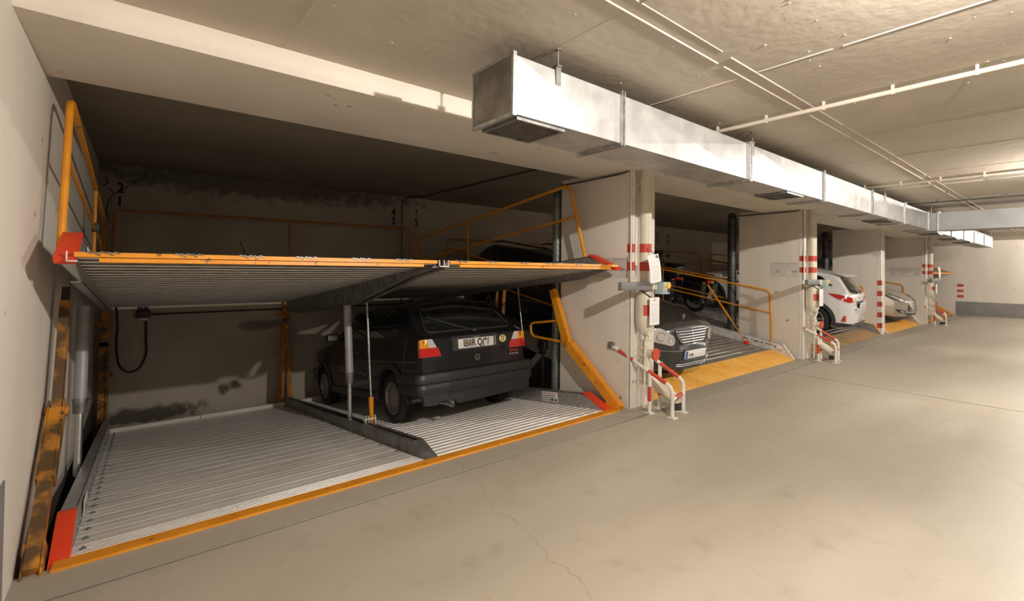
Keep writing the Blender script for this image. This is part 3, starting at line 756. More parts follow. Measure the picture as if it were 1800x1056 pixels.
def tie_rod(p_top, p_mid, p_bot, label):
    t = thing('tie_rod', label, 'tie rod', p_bot)
    b = MB(); b.tube([p_top, p_mid], 0.011, 10); mesh_obj('rod', b, m_galv, t)
    b = MB(); b.tube([p_mid, V(p_mid)+(V(p_bot)-V(p_mid))*0.55, p_bot], 0.026, 12, rads=[0.028, 0.024, 0.016]); mesh_obj('orange_sleeve', b, m_orange, t)
tie_rod((2.04, 5.22, 1.33), (2.04, 5.03, 0.16), (2.04, 5.0, -0.15), 'thin rod with orange sleeve in front of the dark hatchback door')
# suspension links hanging under the right side of the upper platform
for (ya, yb_, zb, lab) in ((5.55, 5.60, 0.72, 'rust-orange hanging link behind the dark hatchback roof'),):
    t = thing('hanging_link', lab, 'lift link', (4.30, ya, zb))
    b = MB(); b.bar((4.30, ya, 1.34), (4.30, yb_, zb), 0.03, 0.05, upv=(1, 0, 0)); b.bar((4.26, ya+0.12, 1.33), (4.27, yb_+0.15, zb+0.08), 0.018, 0.03, upv=(1, 0, 0)); mesh_obj('bars', b, m_orange_brown, t)
    b = MB(); b.rbox((4.27, ya-0.03, 1.28), (4.33, ya+0.16, 1.36), 0.01); mesh_obj('clevis', b, m_orange_brown, t)
t = thing('hanging_link', 'thin steel rod hanging from an orange clevis beside the hatchback', 'lift link', (4.28, 5.1, 0.6))
b = MB(); b.tube([(4.29, 5.22, 1.36), (4.29, 5.08, 0.55)], 0.011, 8); mesh_obj('rod', b, m_galv, t)
b = MB(); b.rbox((4.26, 5.18, 1.34), (4.32, 5.28, 1.42), 0.01); mesh_obj('clevis', b, m_orange_brown, t)

# ------------------------------------------------------------------ raised platforms in the other bays
def raised_platform(xa, xb, label, ramp_kind, z_ramp=0.13, y_ramp=3.86, m=0.16, fender=None, rails=True, lab_text=None, rail_mat=None, seed=1, mid=None, seen=5.0):
    M_ = plat_frame(y_ramp, z_ramp, m)
    t = thing('raised_platform', label, 'car lift platform', M=M_)
    L_ = 4.70
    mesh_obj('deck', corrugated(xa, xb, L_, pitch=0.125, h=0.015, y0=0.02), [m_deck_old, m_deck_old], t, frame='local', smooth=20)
    rm = rail_mat or m_galv
    for s_, xo in ((-1, xa), (1, xb)):
        b = MB()
        xi = xo+s_*0.003
        ex = 0.26
        P_ = [(-0.45, -0.10), (-0.19, 0.15), (L_, 0.15), (L_, -0.13), (0.15, -0.13)]
        b.prism(P_, 0, min(xi, xi+s_*0.006), max(xi, xi+s_*0.006))
        b.prism([(-0.19, 0.15), (L_, 0.15), (L_, 0.144), (-0.19, 0.144)], 0, min(xi, xi+s_*0.045), max(xi, xi+s_*0.045))
        mesh_obj('side_beam', b, rm, t, frame='local')
        b = MB(); b.prism([(-0.47, -0.105), (-0.20, 0.16), (-0.16, 0.165), (-0.14, 0.155), (-0.19, 0.148), (-0.44, -0.10)], 0, min(xi, xi+s_*0.05)-0.004, max(xi, xi+s_*0.05)+0.004)
        mesh_obj('entry_fender', b, fender or m_white_steel, t, frame='local')
        if s_ > 0 and lab_text:
            fm = face_frame((xi-0.005, 0.22, 0.09), (0, -1, 0), (0, 0, 1))
            b = MB(); b.box((-0.42, -0.035, 0), (0.42, 0.035, 0.002), M=fm); pl_ = mesh_obj('rating_strip', b, m_paper, t, frame='local')
            tb = text_bm(lab_text, 0.05, fm @ Matrix.Translation((0, 0, 0.0025)), 0.0005, sx=1.35, bold=0.0012)
            o2 = mesh_obj('lettering', tb, m_ink, t, frame='local'); o2.parent = pl_
    # ramp plate from the aisle edge up to the deck (world coordinates)
    b = MB()
    y0, y1 = YC-0.03, y_ramp
    z0, z1 = 0.004, z_ramp+0.004
    def rz(y): return z0+(z1-z0)*(y-y0)/(y1-y0)
    if ramp_kind == 'tread':
        v = [b.b.verts.new(q) for q in ((xa, y0, z0), (xb, y0, z0), (xb, y1, z1), (xa, y1, z1))]
        w_ = [b.b.verts.new(q.co-V((0, 0, 0.012))) for q in v]
        b.face(v); b.face(list(reversed(w_)))
        for k in range(4): b.face([v[k], w_[k], w_[(k+1) % 4], v[(k+1) % 4]])
        # raised tread lozenges
        nx = int((xb-xa)/0.055)
        for i in range(nx):
            for j in range(8):
                x = xa+0.03+i*0.055; y = y0+0.03+j*0.05
                if y > y1-0.02: continue
                d = 0.018*(1 if (i+j) % 2 else -1); d2 = 0.017
                zc_ = rz(y)
                q = [V((x-d2, y-d, rz(y-d)+0.0003)), V((x+0.004, y-0.004, rz(y-0.004)+0.0003)), V((x+d2, y+d, rz(y+d)+0.0003)), V((x-0.004, y+0.004, rz(y+0.004)+0.0003))]
                top = b.b.verts.new((x, y, zc_+0.005)); qq = [b.b.verts.new(p) for p in q]
                for k in range(4): b.face([qq[k], qq[(k+1) % 4], top])
        mesh_obj('tread_ramp', b, m_checker, t, smooth=5)
    elif ramp_kind == 'plain':
        b.prism([(y0, z0), (y1, z1), (y1, z1-0.02), (y0, z0-0.02)], 0, xa, xb)
        mesh_obj('tread_ramp', b, m_checker, t)
    elif ramp_kind == 'worn':
        b.prism([(y0, z0), (y1, z1), (y1, z1-0.02), (y0, z0-0.02)], 0, xa, xb)
        mesh_obj('ramp_plate', b, m_deck_old, t)
        b = MB(); rnd = random.Random(4)
        n_ = 22
        for k in range(n_):
            x = xa+0.1+k*(xb-xa-0.2)/n_
            b.prism([(x, y0+0.02), (x+0.07, y0+0.02), (x+0.09+0.12, y1-0.02), (x+0.05+0.12, y1-0.02)], 2, 0, 0.006)
        for v in b.b.verts: v.co.z += rz(v.co.y)
        mesh_obj('orange_grip_strips', b, m_checker, t)
    # edge beam between ramp and deck
    b = MB(); b.box((xa, -0.02, -0.06), (xb, 0.018, 0.006)); mesh_obj('front_beam', b, m_galv, t, frame='local')
    if mid:
        b = MB(); b.prism([(-0.05, 0), (0.2, 0.12), (L_, 0.12), (L_, -0.1), (-0.05, -0.05)], 0, mid-0.06, mid+0.06); mesh_obj('centre_beam', b, m_galv_dark, t, frame='local')
    if rails:
        for x in (xa-0.02, xb+0.02):
            b = MB()
            zt = lambda y: 1.255+0.169*(y-3.96)
            b.tube([(x, 3.84, 0.26), (x, 3.87, 1.24), (x, 8.45, zt(8.45)), (x, 8.45, zt(8.45)-0.9)], 0.018, 10, 0.10)
            b.tube([(x, 3.865, 0.82), (x, 8.45, 0.82+0.172*(8.45-3.865))], 0.014, 10)
            b.tube([(x, 6.6, 0.6), (x, 6.6, zt(6.6))], 0.014, 8)
            mesh_obj('guard_rail', b, m_orange, t)
        b = MB(); xm = (xa+xb)/2
        for x0_, x1_ in ((xa+0.05, xm-0.12), (xm+0.12, xb-0.05)):
            b.tube([(x0_, 8.45, 0.95), (x0_, 8.47, 2.22), (x1_, 8.47, 2.22), (x1_, 8.45, 0.95)], 0.014, 8, 0.08); b.tube([(x0_, 8.46, 1.85), (x1_, 8.46, 1.85)], 0.012, 8)
        mesh_obj('rear_guard_rail', b, m_orange_brown, t)
    return t
p2 = raised_platform(4.99, 9.42, 'raised double platform with yellow-orange tread ramp holding the grey estate', 'tread', lab_text='Max. Tragkraft 2000 kg', rail_mat=m_white_steel)
p3 = raised_platform(10.05, 15.15, 'raised double platform with worn striped ramp holding motorcycles and the white hatchback', 'worn', fender=m_orange, mid=12.62, m=0.175)
p4 = raised_platform(15.70, 19.36, 'raised double platform with yellow-orange ramp under the silver car', 'tread', fender=m_white_steel)
# farthest bay: one upper and one lower platform, only their fendered front corners show past the fourth pillar
for k, (z0, m, lab) in enumerate(((0.02, 0.16, 'lower platform of the farthest bay with orange fender by the far wall'), (1.66, 0.10, 'upper platform of the farthest bay with orange edge by the far wall'))):
    M_ = plat_frame(3.5, z0, m)
    t = thing('raised_platform', lab, 'car lift platform', M=M_)
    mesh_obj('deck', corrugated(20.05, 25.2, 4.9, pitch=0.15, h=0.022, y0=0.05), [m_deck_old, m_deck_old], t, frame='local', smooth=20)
    for s_, xo in ((-1, 20.05), (1, 25.2)):
        xi = xo+s_*0.003; b = MB()
        b.prism([(0.0, 0.0), (0.55, 0.24 if k == 0 else 0.16), (4.9, 0.24 if k == 0 else 0.16), (4.9, -0.1), (0.3, -0.1)], 0, min(xi, xi+s_*0.006), max(xi, xi+s_*0.006)); mesh_obj('side_beam', b, m_galv, t, frame='local')
        b = MB(); b.prism([(-0.03, -0.02), (0.55, 0.26 if k == 0 else 0.17), (0.9, 0.26 if k == 0 else 0.17), (0.9, 0.10), (0.5, 0.10), (0.0, -0.03)], 0, min(xi, xi-s_*0.02), max(xi, xi+s_*0.06)); mesh_obj('orange_fender', b, m_orange, t, frame='local')
    b = MB(); b.box((20.05, 0.0, -0.05), (25.2, 0.05, 0.01)); mesh_obj('orange_edge_strip', b, m_orange, t, frame='local')
    for x_ in (20.1, 25.12):
        b = MB(); b.box((x_, 8.2, -2.2), (x_+0.08, 8.3, z0+m*4.7)); mesh_obj('support_post', b, m_orange_brown, t)

# bracket and rod under bay 2's left beam, seen behind the hatchback
t = thing('hanging_link', 'dirty grey bracket with thin rod hanging behind the hatchback tail lamp', 'lift link', (4.93, 5.35, 0.0))
b = MB(); b.rbox((4.88, 5.28, 0.36), (4.98, 5.46, 0.50), 0.02); b.rbox((4.89, 5.32, 0.28), (4.96, 5.42, 0.38), 0.02); mesh_obj('bracket', b, m_galv_dark, t)
b = MB(); b.tube([(4.93, 5.37, 0.30), (4.93, 5.33, -0.6)], 0.012, 8); mesh_obj('rod', b, m_galv, t)
b = MB(); b.tube([(4.98, 4.50, 0.46), (4.60, 4.60, -0.9)], 0.02, 8)
# diagonal strut with red foot at the pillar-2 rail
t = thing('diagonal_strut', 'orange diagonal strut with red foot inside the second bay rail', 'strut', (9.28, 4.35, 0.22))
b = MB(); b.bar((9.30, 5.05, 1.32), (9.30, 4.55, 0.62), 0.02, 0.035, upv=(1, 0, 0)); b.bar((9.30, 4.56, 0.64), (9.30, 4.27, 0.24), 0.012, 0.016, upv=(1, 0, 0)); mesh_obj('bar', b, m_orange, t)
b = MB(); b.rbox((9.26, 4.20, 0.195), (9.34, 4.30, 0.25), 0.012); mesh_obj('foot', b, m_red, t)

# ------------------------------------------------------------------ pipes beside the pillars
def spiral_pipe(x, y, z0, z1, r_, mat, label, curve=True):
    b = MB(); prof = []
    z = z0
    while z < z1-0.25:
        prof += [(r_, z), (r_, z+0.055), (r_+0.004, z+0.06), (r_+0.004, z+0.068), (r_, z+0.073)]; z += 0.075
    prof = [(0, z0)]+prof+[(r_, z)]
    b.lathe(prof, (x, y, 0), 'z', 20)
    b.tube([(x, y, z), (x, y, z+0.10), (x+0.03, y+0.02, z+0.2), (x+0.10, y+0.05, z1)], r_, 20, 0.06)
    solo('spiral_pipe', b, mat, label, 'pipe')
spiral_pipe(4.50, 4.63, -0.9, 2.70, 0.062, m_green_pipe, 'green-grey spiral pipe standing behind the nearest pillar')
spiral_pipe(9.58, 4.68, -0.9, 2.74, 0.085, m_dark_pipe, 'dark spiral pipe standing behind the second pillar')
spiral_pipe(15.20, 4.75, 0.2, 2.70, 0.085, m_dark_pipe, 'dark spiral pipe standing behind the third pillar')

def downpipe(px, k):
    px -= 0.085
    nm = ['nearest', 'second', 'fourth'][k]
    t = thing('drain_pipe', 'cream cast drain pipe with red bands in front of the %s pillar' % nm, 'drain pipe', (px, 3.25, 0))
    y = 3.245; r_ = 0.066
    b = MB()
    prof = [(0, 0.30), (r_-0.006, 0.30), (r_-0.006, 0.80), (r_+0.006, 0.81), (r_+0.006, 0.855), (r_-0.002, 0.87), (r_+0.004, 0.885), (r_+0.03, 0.93), (0.108, 0.99), (0.112, 1.06), (0.112, 1.24), (0.10, 1.33), (0.075, 1.385), (r_, 1.40),
            (r_, 2.60), (r_+0.01, 2.60), (r_+0.01, 2.65), (r_, 2.65), (r_, 2.80)]
    b.lathe(prof, (px, y, 0), 'z', 28)
    for z in (0.34, 0.62, 0.70): b.lathe([(r_-0.006, z), (r_+0.008, z+0.004), (r_+0.008, z+0.03), (r_-0.006, z+0.034)], (px, y, 0), 'z', 28)
    mesh_obj('pipe', b, m_pipe, t)
    b = MB()   # foot bend running down to the floor
    b.tube([(px, y, 0.55), (px, y, 0.40), (px+0.16, y-0.14, 0.23), (px+0.26, y-0.24, 0.13), (px+0.27, y-0.25, 0.0)], 0.062, 18, 0.07, rads=None)
    mesh_obj('foot_bend', b, m_pipe, t)
    b = MB(); b.tube([(px+0.262, y-0.242, 0.10), (px+0.27, y-0.25, 0.02)], 0.066, 18); mesh_obj('rubber_sleeve', b, m_dark_plastic, t)
    for z0 in (1.60, 1.81):
        b = MB(); b.lathe([(r_+0.001, z0), (r_+0.0025, z0), (r_+0.0025, z0+0.10), (r_+0.001, z0+0.10)], (px, y, 0), 'z', 28); mesh_obj('red_band', b, m_red_paint, t)
    b = MB()   # red square on the bulge
    a0, a1 = R(205), R(255)
    vs = []
    for i in range(7):
        a = a0+(a1-a0)*i/6; vs.append([b.b.verts.new((px+0.1145*math.cos(a), y+0.1145*math.sin(a), z)) for z in (1.09, 1.21)])
    for i in range(6): b.face([vs[i][0], vs[i+1][0], vs[i+1][1], vs[i][1]])
    mesh_obj('red_patch', b, m_red_paint, t)
    b = MB()   # cleaning eye with red cap
    b.lathe([(0, 0.0), (0.048, 0.0), (0.052, -0.05), (0.064, -0.07), (0.064, -0.082), (0, -0.082)], (px+0.0, y-0.055, 0.655), 'y', 24); mesh_obj('inspection_stub', b, m_pipe, t)
    b = MB(); b.lathe([(0, -0.083), (0.068, -0.083), (0.070, -0.095), (0.064, -0.102), (0, -0.104)], (px, y-0.055, 0.655), 'y', 24)
    for q in range(3):
        a = q*2.094+0.5; b.rbox((px+0.066*math.cos(a)-0.01, y-0.16, 0.655+0.066*math.sin(a)-0.01), (px+0.066*math.cos(a)+0.01, y-0.14, 0.655+0.066*math.sin(a)+0.01), 0.003)
    mesh_obj('red_cap', b, m_red_paint, t)
    b = MB(); b.tube([(px-0.06, y-0.10, 0.885), (px-0.06, y-0.06, 0.885)], 0.028, 14); b.tube([(px-0.07, y-0.08, 0.87), (px-0.085, y-0.06, 0.80), (px-0.085, y-0.05, 0.05)], 0.011, 8, 0.03); mesh_obj('drain_stub', b, m_pipe, t)
    # slim conduits between pipe and pillar corner
    t2 = thing('conduit', 'pair of slim cream conduits between the drain pipe and the %s pillar' % nm, 'conduit', (px-0.15, 3.3, 0))
    for xx, rr_ in ((px-0.118, 0.020), (px-0.155, 0.010)):
        b = MB(); b.tube([(xx, 3.335, 1.47), (xx, 3.335, 2.765)], rr_, 12)
        for z in (1.7, 2.2, 2.6): b.lathe([(rr_, z), (rr_+0.004, z), (rr_+0.004, z+0.02), (rr_, z+0.02)], (xx, 3.335, 0), 'z', 12)
        mesh_obj('conduit_tube', b, m_white_paint, t2)
    for z0 in (1.60, 1.81):
        b = MB(); b.lathe([(0.0208, z0), (0.0225, z0), (0.0225, z0+0.10), (0.0208, z0+0.10)], (px-0.118, 3.335, 0), 'z', 14); mesh_obj('red_band', b, m_red_paint, t2)
    # bracket arm and control box
    t3 = thing('control_panel', 'grey arm with lift control box on the %s pillar' % nm, 'control panel', (px-0.1, 3.1, 1.42))
    b = MB(); b.rbox((px-0.60, 3.115, 1.385), (px-0.06, 3.165, 1.475), 0.006); mesh_obj('bracket_arm', b, m_grey_box, t3)
    b = MB(); b.rbox((px-0.055, 3.10, 1.385), (px+0.03, 3.17, 1.475), 0.008); b.box((px-0.01, 3.09, 1.39), (px+0.002, 3.10, 1.47)); mesh_obj('mount', b, m_pipe, t3)
    b = MB(); b.rbox((px+0.035, 3.03, 1.335), (px+0.165, 3.15, 1.475), 0.01); mesh_obj('control_box', b, m_ctrl, t3)
    b = MB(); b.lathe([(0, -0.004), (0.03, -0.004), (0.03, 0), (0, 0)], (px+0.075, 3.028, 1.42), 'y', 20); mesh_obj('key_switch', b, m_yellow, t3)
    b = MB(); b.lathe([(0, -0.012), (0.010, -0.012), (0.010, 0), (0, 0)], (px+0.075, 3.022, 1.42), 'y', 12); mesh_obj('key', b, m_galv, t3)
    b = MB(); b.rbox((px+0.115, 3.022, 1.36), (px+0.155, 3.029, 1.40), 0.002); mesh_obj('button_plate', b, m_ink, t3)
    b = MB(); b.box((px+0.115, 3.022, 1.41), (px+0.163, 3.029, 1.47)); b.rbox((px+0.166, 3.04, 1.40), (px+0.172, 3.10, 1.46), 0.002); mesh_obj('yellow_plate', b, m_yellow, t3)
    b = MB(); b.lathe([(0, 0.0), (0.012, 0.0), (0.012, 0.02), (0.026, 0.024), (0.028, 0.04), (0.018, 0.05), (0, 0.052)], (px+0.17, 3.07, 1.43), 'x', 20); mesh_obj('emergency_stop', b, m_red, t3)
    b = MB(); b.tube([(px+0.06, 3.11, 1.36), (px+0.06, 3.11, 1.31), (px-0.05, 3.12, 1.29), (px-0.15, 3.33, 1.45)], 0.007, 8, 0.04); mesh_obj('cable', b, m_cable, t3)
    return t
XP = [4.665, 9.80, 19.70]
for k, px in enumerate(XP): downpipe(px, k)

# instruction sheets hanging at the first control box
def sheet(name, o, right, upv, w, h, label, seed, curl=0.0, marks=True):
    t = thing(name, label, 'paper sheet', o)
    fm = face_frame(o, right, upv); b = MB(); n = 10
    A = []
    for i in range(n+1):
        s_ = i/n; yy = h/2-h*s_; zz = curl*math.sin(s_*math.pi)*w
        A.append([b.b.verts.new(fm @ V((x, yy, zz+dz))) for x, dz in ((-w/2, 0), (w/2, 0))]+[b.b.verts.new(fm @ V((x, yy, zz-0.0012))) for x in (-w/2, w/2)])
    for i in range(n):
        a, c = A[i], A[i+1]
        b.face([a[0], c[0], c[1], a[1]]); b.face([a[3], c[3], c[2], a[2]]); b.face([a[0], a[2], c[2], c[0]]); b.face([a[1], c[1], c[3], a[3]])
    b.face(A[0][:2]+[A[0][3], A[0][2]]); b.face([A[-1][0], A[-1][2], A[-1][3], A[-1][1]])
    mesh_obj('paper', b, m_paper, t)
    if marks:
        rnd = random.Random(seed); b = MB()
        for k in range(16):
            if k in (1, 2, 5): continue
            yy = h/2-0.03-k*(h-0.05)/16
            x = -w*0.36
            while x < w*0.3:
                l = rnd.uniform(0.008, 0.03)
                zz = curl*math.sin((h/2-yy)/h*math.pi)*w
                b.box((x, yy-0.0022, zz+0.0006), (x+l, yy+0.0022, zz+0.0014), mi=0, M=fm); x += l+0.006
        mesh_obj('printing', b, pm('faint_print', (0.58, 0.57, 0.57), rough=0.7), t)
    return t
px = XP[0]-0.085
s1 = sheet('instruction_sheet', (px-0.14, 3.03, 1.625), (1, -0.05, 0.14), (-0.14, 0.05, 1), 0.19, 0.31, 'tilted white sheet hanging above the nearest control box', 1, curl=0.06)
b = MB(); b.tube([(px-0.06, 3.18, 1.86), (px-0.09, 3.08, 1.80), (px-0.10, 3.02, 1.755)], 0.004, 6); b.rbox((px-0.115, 3.012, 1.745), (px-0.085, 3.034, 1.775), 0.003); mesh_obj('clip', b, m_galv_dark, s1)
s2 = sheet('instruction_sheet', (px-0.03, 3.10, 1.145), (1, 0, 0), (0, 0, 1), 0.185, 0.31, 'upright white sheet with small red and yellow mark below the nearest control box', 2)
b = MB(); b.lathe([(0, -0.001), (0.012, -0.001), (0.012, 0.0006), (0, 0.0006)], (px-0.03, 3.0985, 1.265), 'y', 14); mesh_obj('yellow_mark', b, m_yellow, s2)
b = MB(); b.lathe([(0, -0.002), (0.006, -0.002), (0.006, 0.0006), (0, 0.0006)], (px-0.03, 3.0985, 1.285), 'y', 14); mesh_obj('red_mark', b, m_red_paint, s2)
sheet('instruction_sheet', (XP[1]-0.10, 3.10, 1.15), (1, 0, 0), (0, 0, 1), 0.185, 0.31, 'upright white sheet below the control box of the second pillar', 5)
sheet('instruction_sheet', (XP[2]-0.085, 3.03, 1.66), (1, -0.05, 0.14), (-0.14, 0.05, 1), 0.21, 0.33, 'tilted white sheet above the control box of the fourth pillar', 7, curl=0.05)
sheet('instruction_sheet', (XP[2]-0.07, 3.10, 1.14), (1, 0, 0), (0, 0, 1), 0.185, 0.31, 'upright white sheet below the control box of the fourth pillar', 8)

# printed notices on the pillar sides
def notices(x, y0, y1, z0, z1, label, seed):
    t = thing('notice_sheet', label, 'notice', (x, (y0+y1)/2, z0))
    b = MB(); b.box((x-0.003, y0, z0), (x, y1, z1)); mesh_obj('sheet', b, m_poster, t)
    rnd = random.Random(seed); b = MB(); xf = x-0.0045
    nc = 2; cw = (y1-y0)/nc
    for c in range(nc):
        ya, yb_ = y0+c*cw+0.01, y0+(c+1)*cw-0.01
        for lo, hi in (((xf, ya, z0+0.01), (x-0.003, yb_, z0+0.013)), ((xf, ya, z1-0.013), (x-0.003, yb_, z1-0.01)), ((xf, ya, z0+0.01), (x-0.003, ya+0.003, z1-0.01)), ((xf, yb_-0.003, z0+0.01), (x-0.003, yb_, z1-0.01))): b.box(lo, hi)
        b.box((xf, ya+0.02, z1-0.032), (x-0.003, yb_-0.02, z1-0.022))
        for q in range(2):
            yc0, yc1 = ya+0.012+q*(yb_-ya)/2, ya+(q+1)*(yb_-ya)/2-0.008
            z = z1-0.045
            while z > z0+0.02:
                if (c == 0 and q == 1 and z < z0+0.12 and z > z0+0.04):
                    z -= 0.01; continue
                y = yc0
                while y < yc1-0.01:
                    l = rnd.uniform(0.006, 0.022); b.box((xf, y, z-0.0022), (x-0.003, min(y+l, yc1), z+0.0018)); y += l+0.005
                z -= 0.017
    b.box((xf, y0+0.03, z0+0.09), (x-0.003, y0+0.12, z0+0.115))
    for kk in range(3): b.lathe([(0.012+kk*0.012, -0.0045), (0.016+kk*0.012, -0.0045), (0.016+kk*0.012, -0.003), (0.012+kk*0.012, -0.003)], (x, y1-0.12, z0+0.11), 'x', 18)
    mesh_obj('printing', b, m_print_light, t)
notices(4.45, 3.40, 3.90, 1.51, 1.755, 'pair of printed notices on the nearest pillar beside the red fender', 11)
notices(9.55, 3.42, 3.90, 1.515, 1.79, 'pair of printed notices on the side of the second pillar', 12)
notices(19.42, 3.45, 4.25, 1.50, 1.80, 'pair of faded printed notices on the fourth pillar', 13)

# red and white crash guards
def crash_guard(px, k):
    nm = ['nearest', 'second', 'fourth'][k]
    t = thing('crash_guard', 'red and white tubular crash guard at the foot of the %s pillar' % nm, 'crash guard', (px, 2.9, 0))
    X = lambda d: px+d
    r_ = 0.021
    def striped(pts, cuts, red_first=False, name='tube'):
        # cut polyline by length fractions, alternate white and red
        P_ = [V(p) for p in pts]; L_ = [0]
        for i in range(1, len(P_)): L_.append(L_[-1]+(P_[i]-P_[i-1]).length)
        def at(s_):
            for i in range(1, len(P_)):
                if s_ <= L_[i]+1e-9:
                    f_ = (s_-L_[i-1])/(L_[i]-L_[i-1]); return P_[i-1].lerp(P_[i], f_)
            return P_[-1]
        b = MB(); b.tube(P_, r_, 14, 0.05); o = mesh_obj(name, b, m_white_paint, t)
        for c0, c1 in cuts:
            s0, s1 = c0*L_[-1], c1*L_[-1]
            seg_ = [at(s0)]+[P_[j] for j in range(1, len(P_)-1) if s0 < L_[j] < s1]+[at(s1)]
            b = MB(); b.tube(seg_, r_+0.0009, 14, 0.05); o2 = mesh_obj('red_stripe', b, m_red_paint, t); o2.parent = o
    ax = -0.20
    striped([(X(-0.235), 3.62, 0.71), (X(-0.115), 2.90, 0.345), (X(-0.105), 2.875, 0.28), (X(-0.105), 2.875, 0.0)], [(0.10, 0.28), (0.46, 0.66)], name='sloping_bar')
    striped([(X(0.055), 3.27, 0.60), (X(0.165), 2.95, 0.385), (X(0.185), 2.92, 0.33), (X(0.185), 2.92, 0.0)], [(0.17, 0.48)], name='sloping_bar')
    striped([(X(-0.155), 3.13, 0.0), (X(-0.155), 3.13, 0.455)], [(0.30, 0.66)], name='upright')
    striped([(X(0.10), 3.17, 0.0), (X(0.10), 3.17, 0.515)], [(0.30, 0.66)], name='upright')
    striped([(X(-0.105), 2.875, 0.20), (X(0.185), 2.92, 0.22)], [(0.25, 0.85)], name='cross_bar')
    for (x, y) in ((X(-0.105), 2.875), (X(0.185), 2.92), (X(-0.155), 3.13), (X(0.10), 3.17)):
        b = MB(); b.box((x-0.045, y-0.045, 0.0), (x+0.045, y+0.045, 0.008)); 
        for sx in (-1, 1):
            b.lathe([(0.009, 0.008), (0.009, 0.014), (0, 0.016)], (x+sx*0.032, y-0.03, 0), 'z', 6)
        mesh_obj('base_plate', b, m_white_steel, t)
    b = MB(); b.tube([(X(-0.237), 3.62, 0.71), (X(-0.235), 3.585, 0.692)], 0.024, 10); b.rbox((X(-0.245), 3.56, 0.66), (X(-0.215), 3.66, 0.745), 0.012); mesh_obj('wall_plate', b, m_galv, t)
for k, px in enumerate(XP): crash_guard(px, k)

# ------------------------------------------------------------------ rear wall details
for (x, zc_, txt, lab) in ((-0.23, 2.69, '2', 'black painted digit two high in the left corner'), (-0.235, 2.50, '1', 'black painted digit one, lowest of the figures in the left corner'),
                          (3.93, 2.70, '4', 'black painted digit four left of the conduit'), (3.93, 2.525, '3', 'black painted digit three left of the conduit'),
                          (4.43, 2.70, '6', 'black painted digit six right of the conduit'), (4.43, 2.525, '5', 'black painted digit five right of the conduit'),
                          (12.90, 2.73, '12', 'black painted number twelve, upper left figure beyond the motorcycles'), (12.90, 2.55, '11', 'black painted number eleven, lower left figure beyond the motorcycles'),
                          (13.48, 2.73, '14', 'black painted number fourteen, upper right figure beyond the motorcycles'), (13.48, 2.55, '13', 'black painted number thirteen, lower right figure beyond the motorcycles')):
    fm = face_frame((x, YB-0.0015, zc_), (1, 0, 0), (0, 0, 1))
    solo('bay_number', text_bm(txt, 0.205, fm, 0.001, sx=0.72, bold=0.008), m_ink, lab, 'painted number')
b = MB(); b.tube([(4.10, YB-0.03, 0.9), (4.10, YB-0.03, 2.97), (4.22, 8.55, 3.015), (4.36, 8.3, 3.015), (4.37, 4.06, 3.015)], 0.012, 8, 0.06)
solo('conduit', b, m_dark_pipe, 'dark conduit climbing the rear wall between the numbers and crossing the bay ceiling', 'conduit')
t = thing('junction_box', 'black junction box with hanging cable on the rear wall', 'junction box', (0.06, YB, 0.86))
b = MB(); b.rbox((-0.03, YB-0.07, 0.83), (0.14, YB, 0.93), 0.01); b.rbox((0.0, YB-0.05, 0.93), (0.05, YB, 1.02), 0.008); b.rbox((0.07, YB-0.05, 0.93), (0.12, YB, 0.99), 0.008); mesh_obj('box', b, m_dark_plastic, t)
b = MB(); b.rbox((0.01, YB-0.075, 0.79), (0.11, YB-0.02, 0.828), 0.004); mesh_obj('clamp', b, m_white_steel, t)
b = MB(); b.tube([(0.09, YB-0.045, 0.79), (0.095, YB-0.05, 0.5), (0.11, YB-0.06, 0.30), (0.03, YB-0.10, 0.10), (-0.10, YB-0.15, 0.06), (-0.20, YB-0.18, 0.18), (-0.235, YB-0.2, 0.45), (-0.22, YB-0.2, 0.8), (-0.24, YB-0.3, 1.03)], 0.013, 8, 0.12)
mesh_obj('hanging_cable', b, m_cable, t)
b = MB(); b.tube([(0.14, YB-0.02, 0.87), (4.6, YB-0.02, 0.88)], 0.011, 8); solo('cable', b, m_cable, 'black cable running along the rear wall from the junction box', 'cable')
b = MB(); b.tube([(0.15, YB-0.02, 1.00), (1.0, YB-0.02, 1.0), (4.6, YB-0.02, 1.02)], 0.007, 6); solo('cable', b, m_cable, 'thin upper cable along the rear wall above the thicker one', 'cable')
for lab_, group_ in (('branching dark crack marks round the painted digits in the left corner', ([(-0.36, 2.69), (-0.30, 2.60), (-0.22, 2.66), (-0.1, 2.78), (0.0, 2.86), (0.10, 2.97)], [(-0.30, 2.60), (-0.36, 2.5), (-0.38, 2.35), (-0.35, 2.2)])),
                     ('short dark crack mark on the rear wall below the rail', ([(1.28, 2.0), (1.33, 1.85), (1.36, 1.75)],)), ('small dark scuff mark high in the left corner', ([(-0.4, 2.85), (-0.36, 2.76), (-0.42, 2.7)],))):
    b = MB()
    for pts in group_:
        for i in range(len(pts)-1):
            (x0, z0), (x1, z1) = pts[i], pts[i+1]
            b.bar((x0, YB-0.001, z0), (x1, YB-0.001, z1), 0.0015, 0.012, upv=(0, 0, 1) if abs(x1-x0) > abs(z1-z0) else (1, 0, 0))
    solo('wall_crack', b, m_ink_blue, lab_, 'stain')
b = MB()   # small socket/sign on the rear wall in bay 3
b.lathe([(0, 0), (0.10, 0), (0.10, -0.05), (0, -0.06)], (13.3, YB, 1.95), 'y', 16); solo('wall_lamp', b, m_pipe, 'small round fitting on the rear wall above the motorcycles', 'fitting')

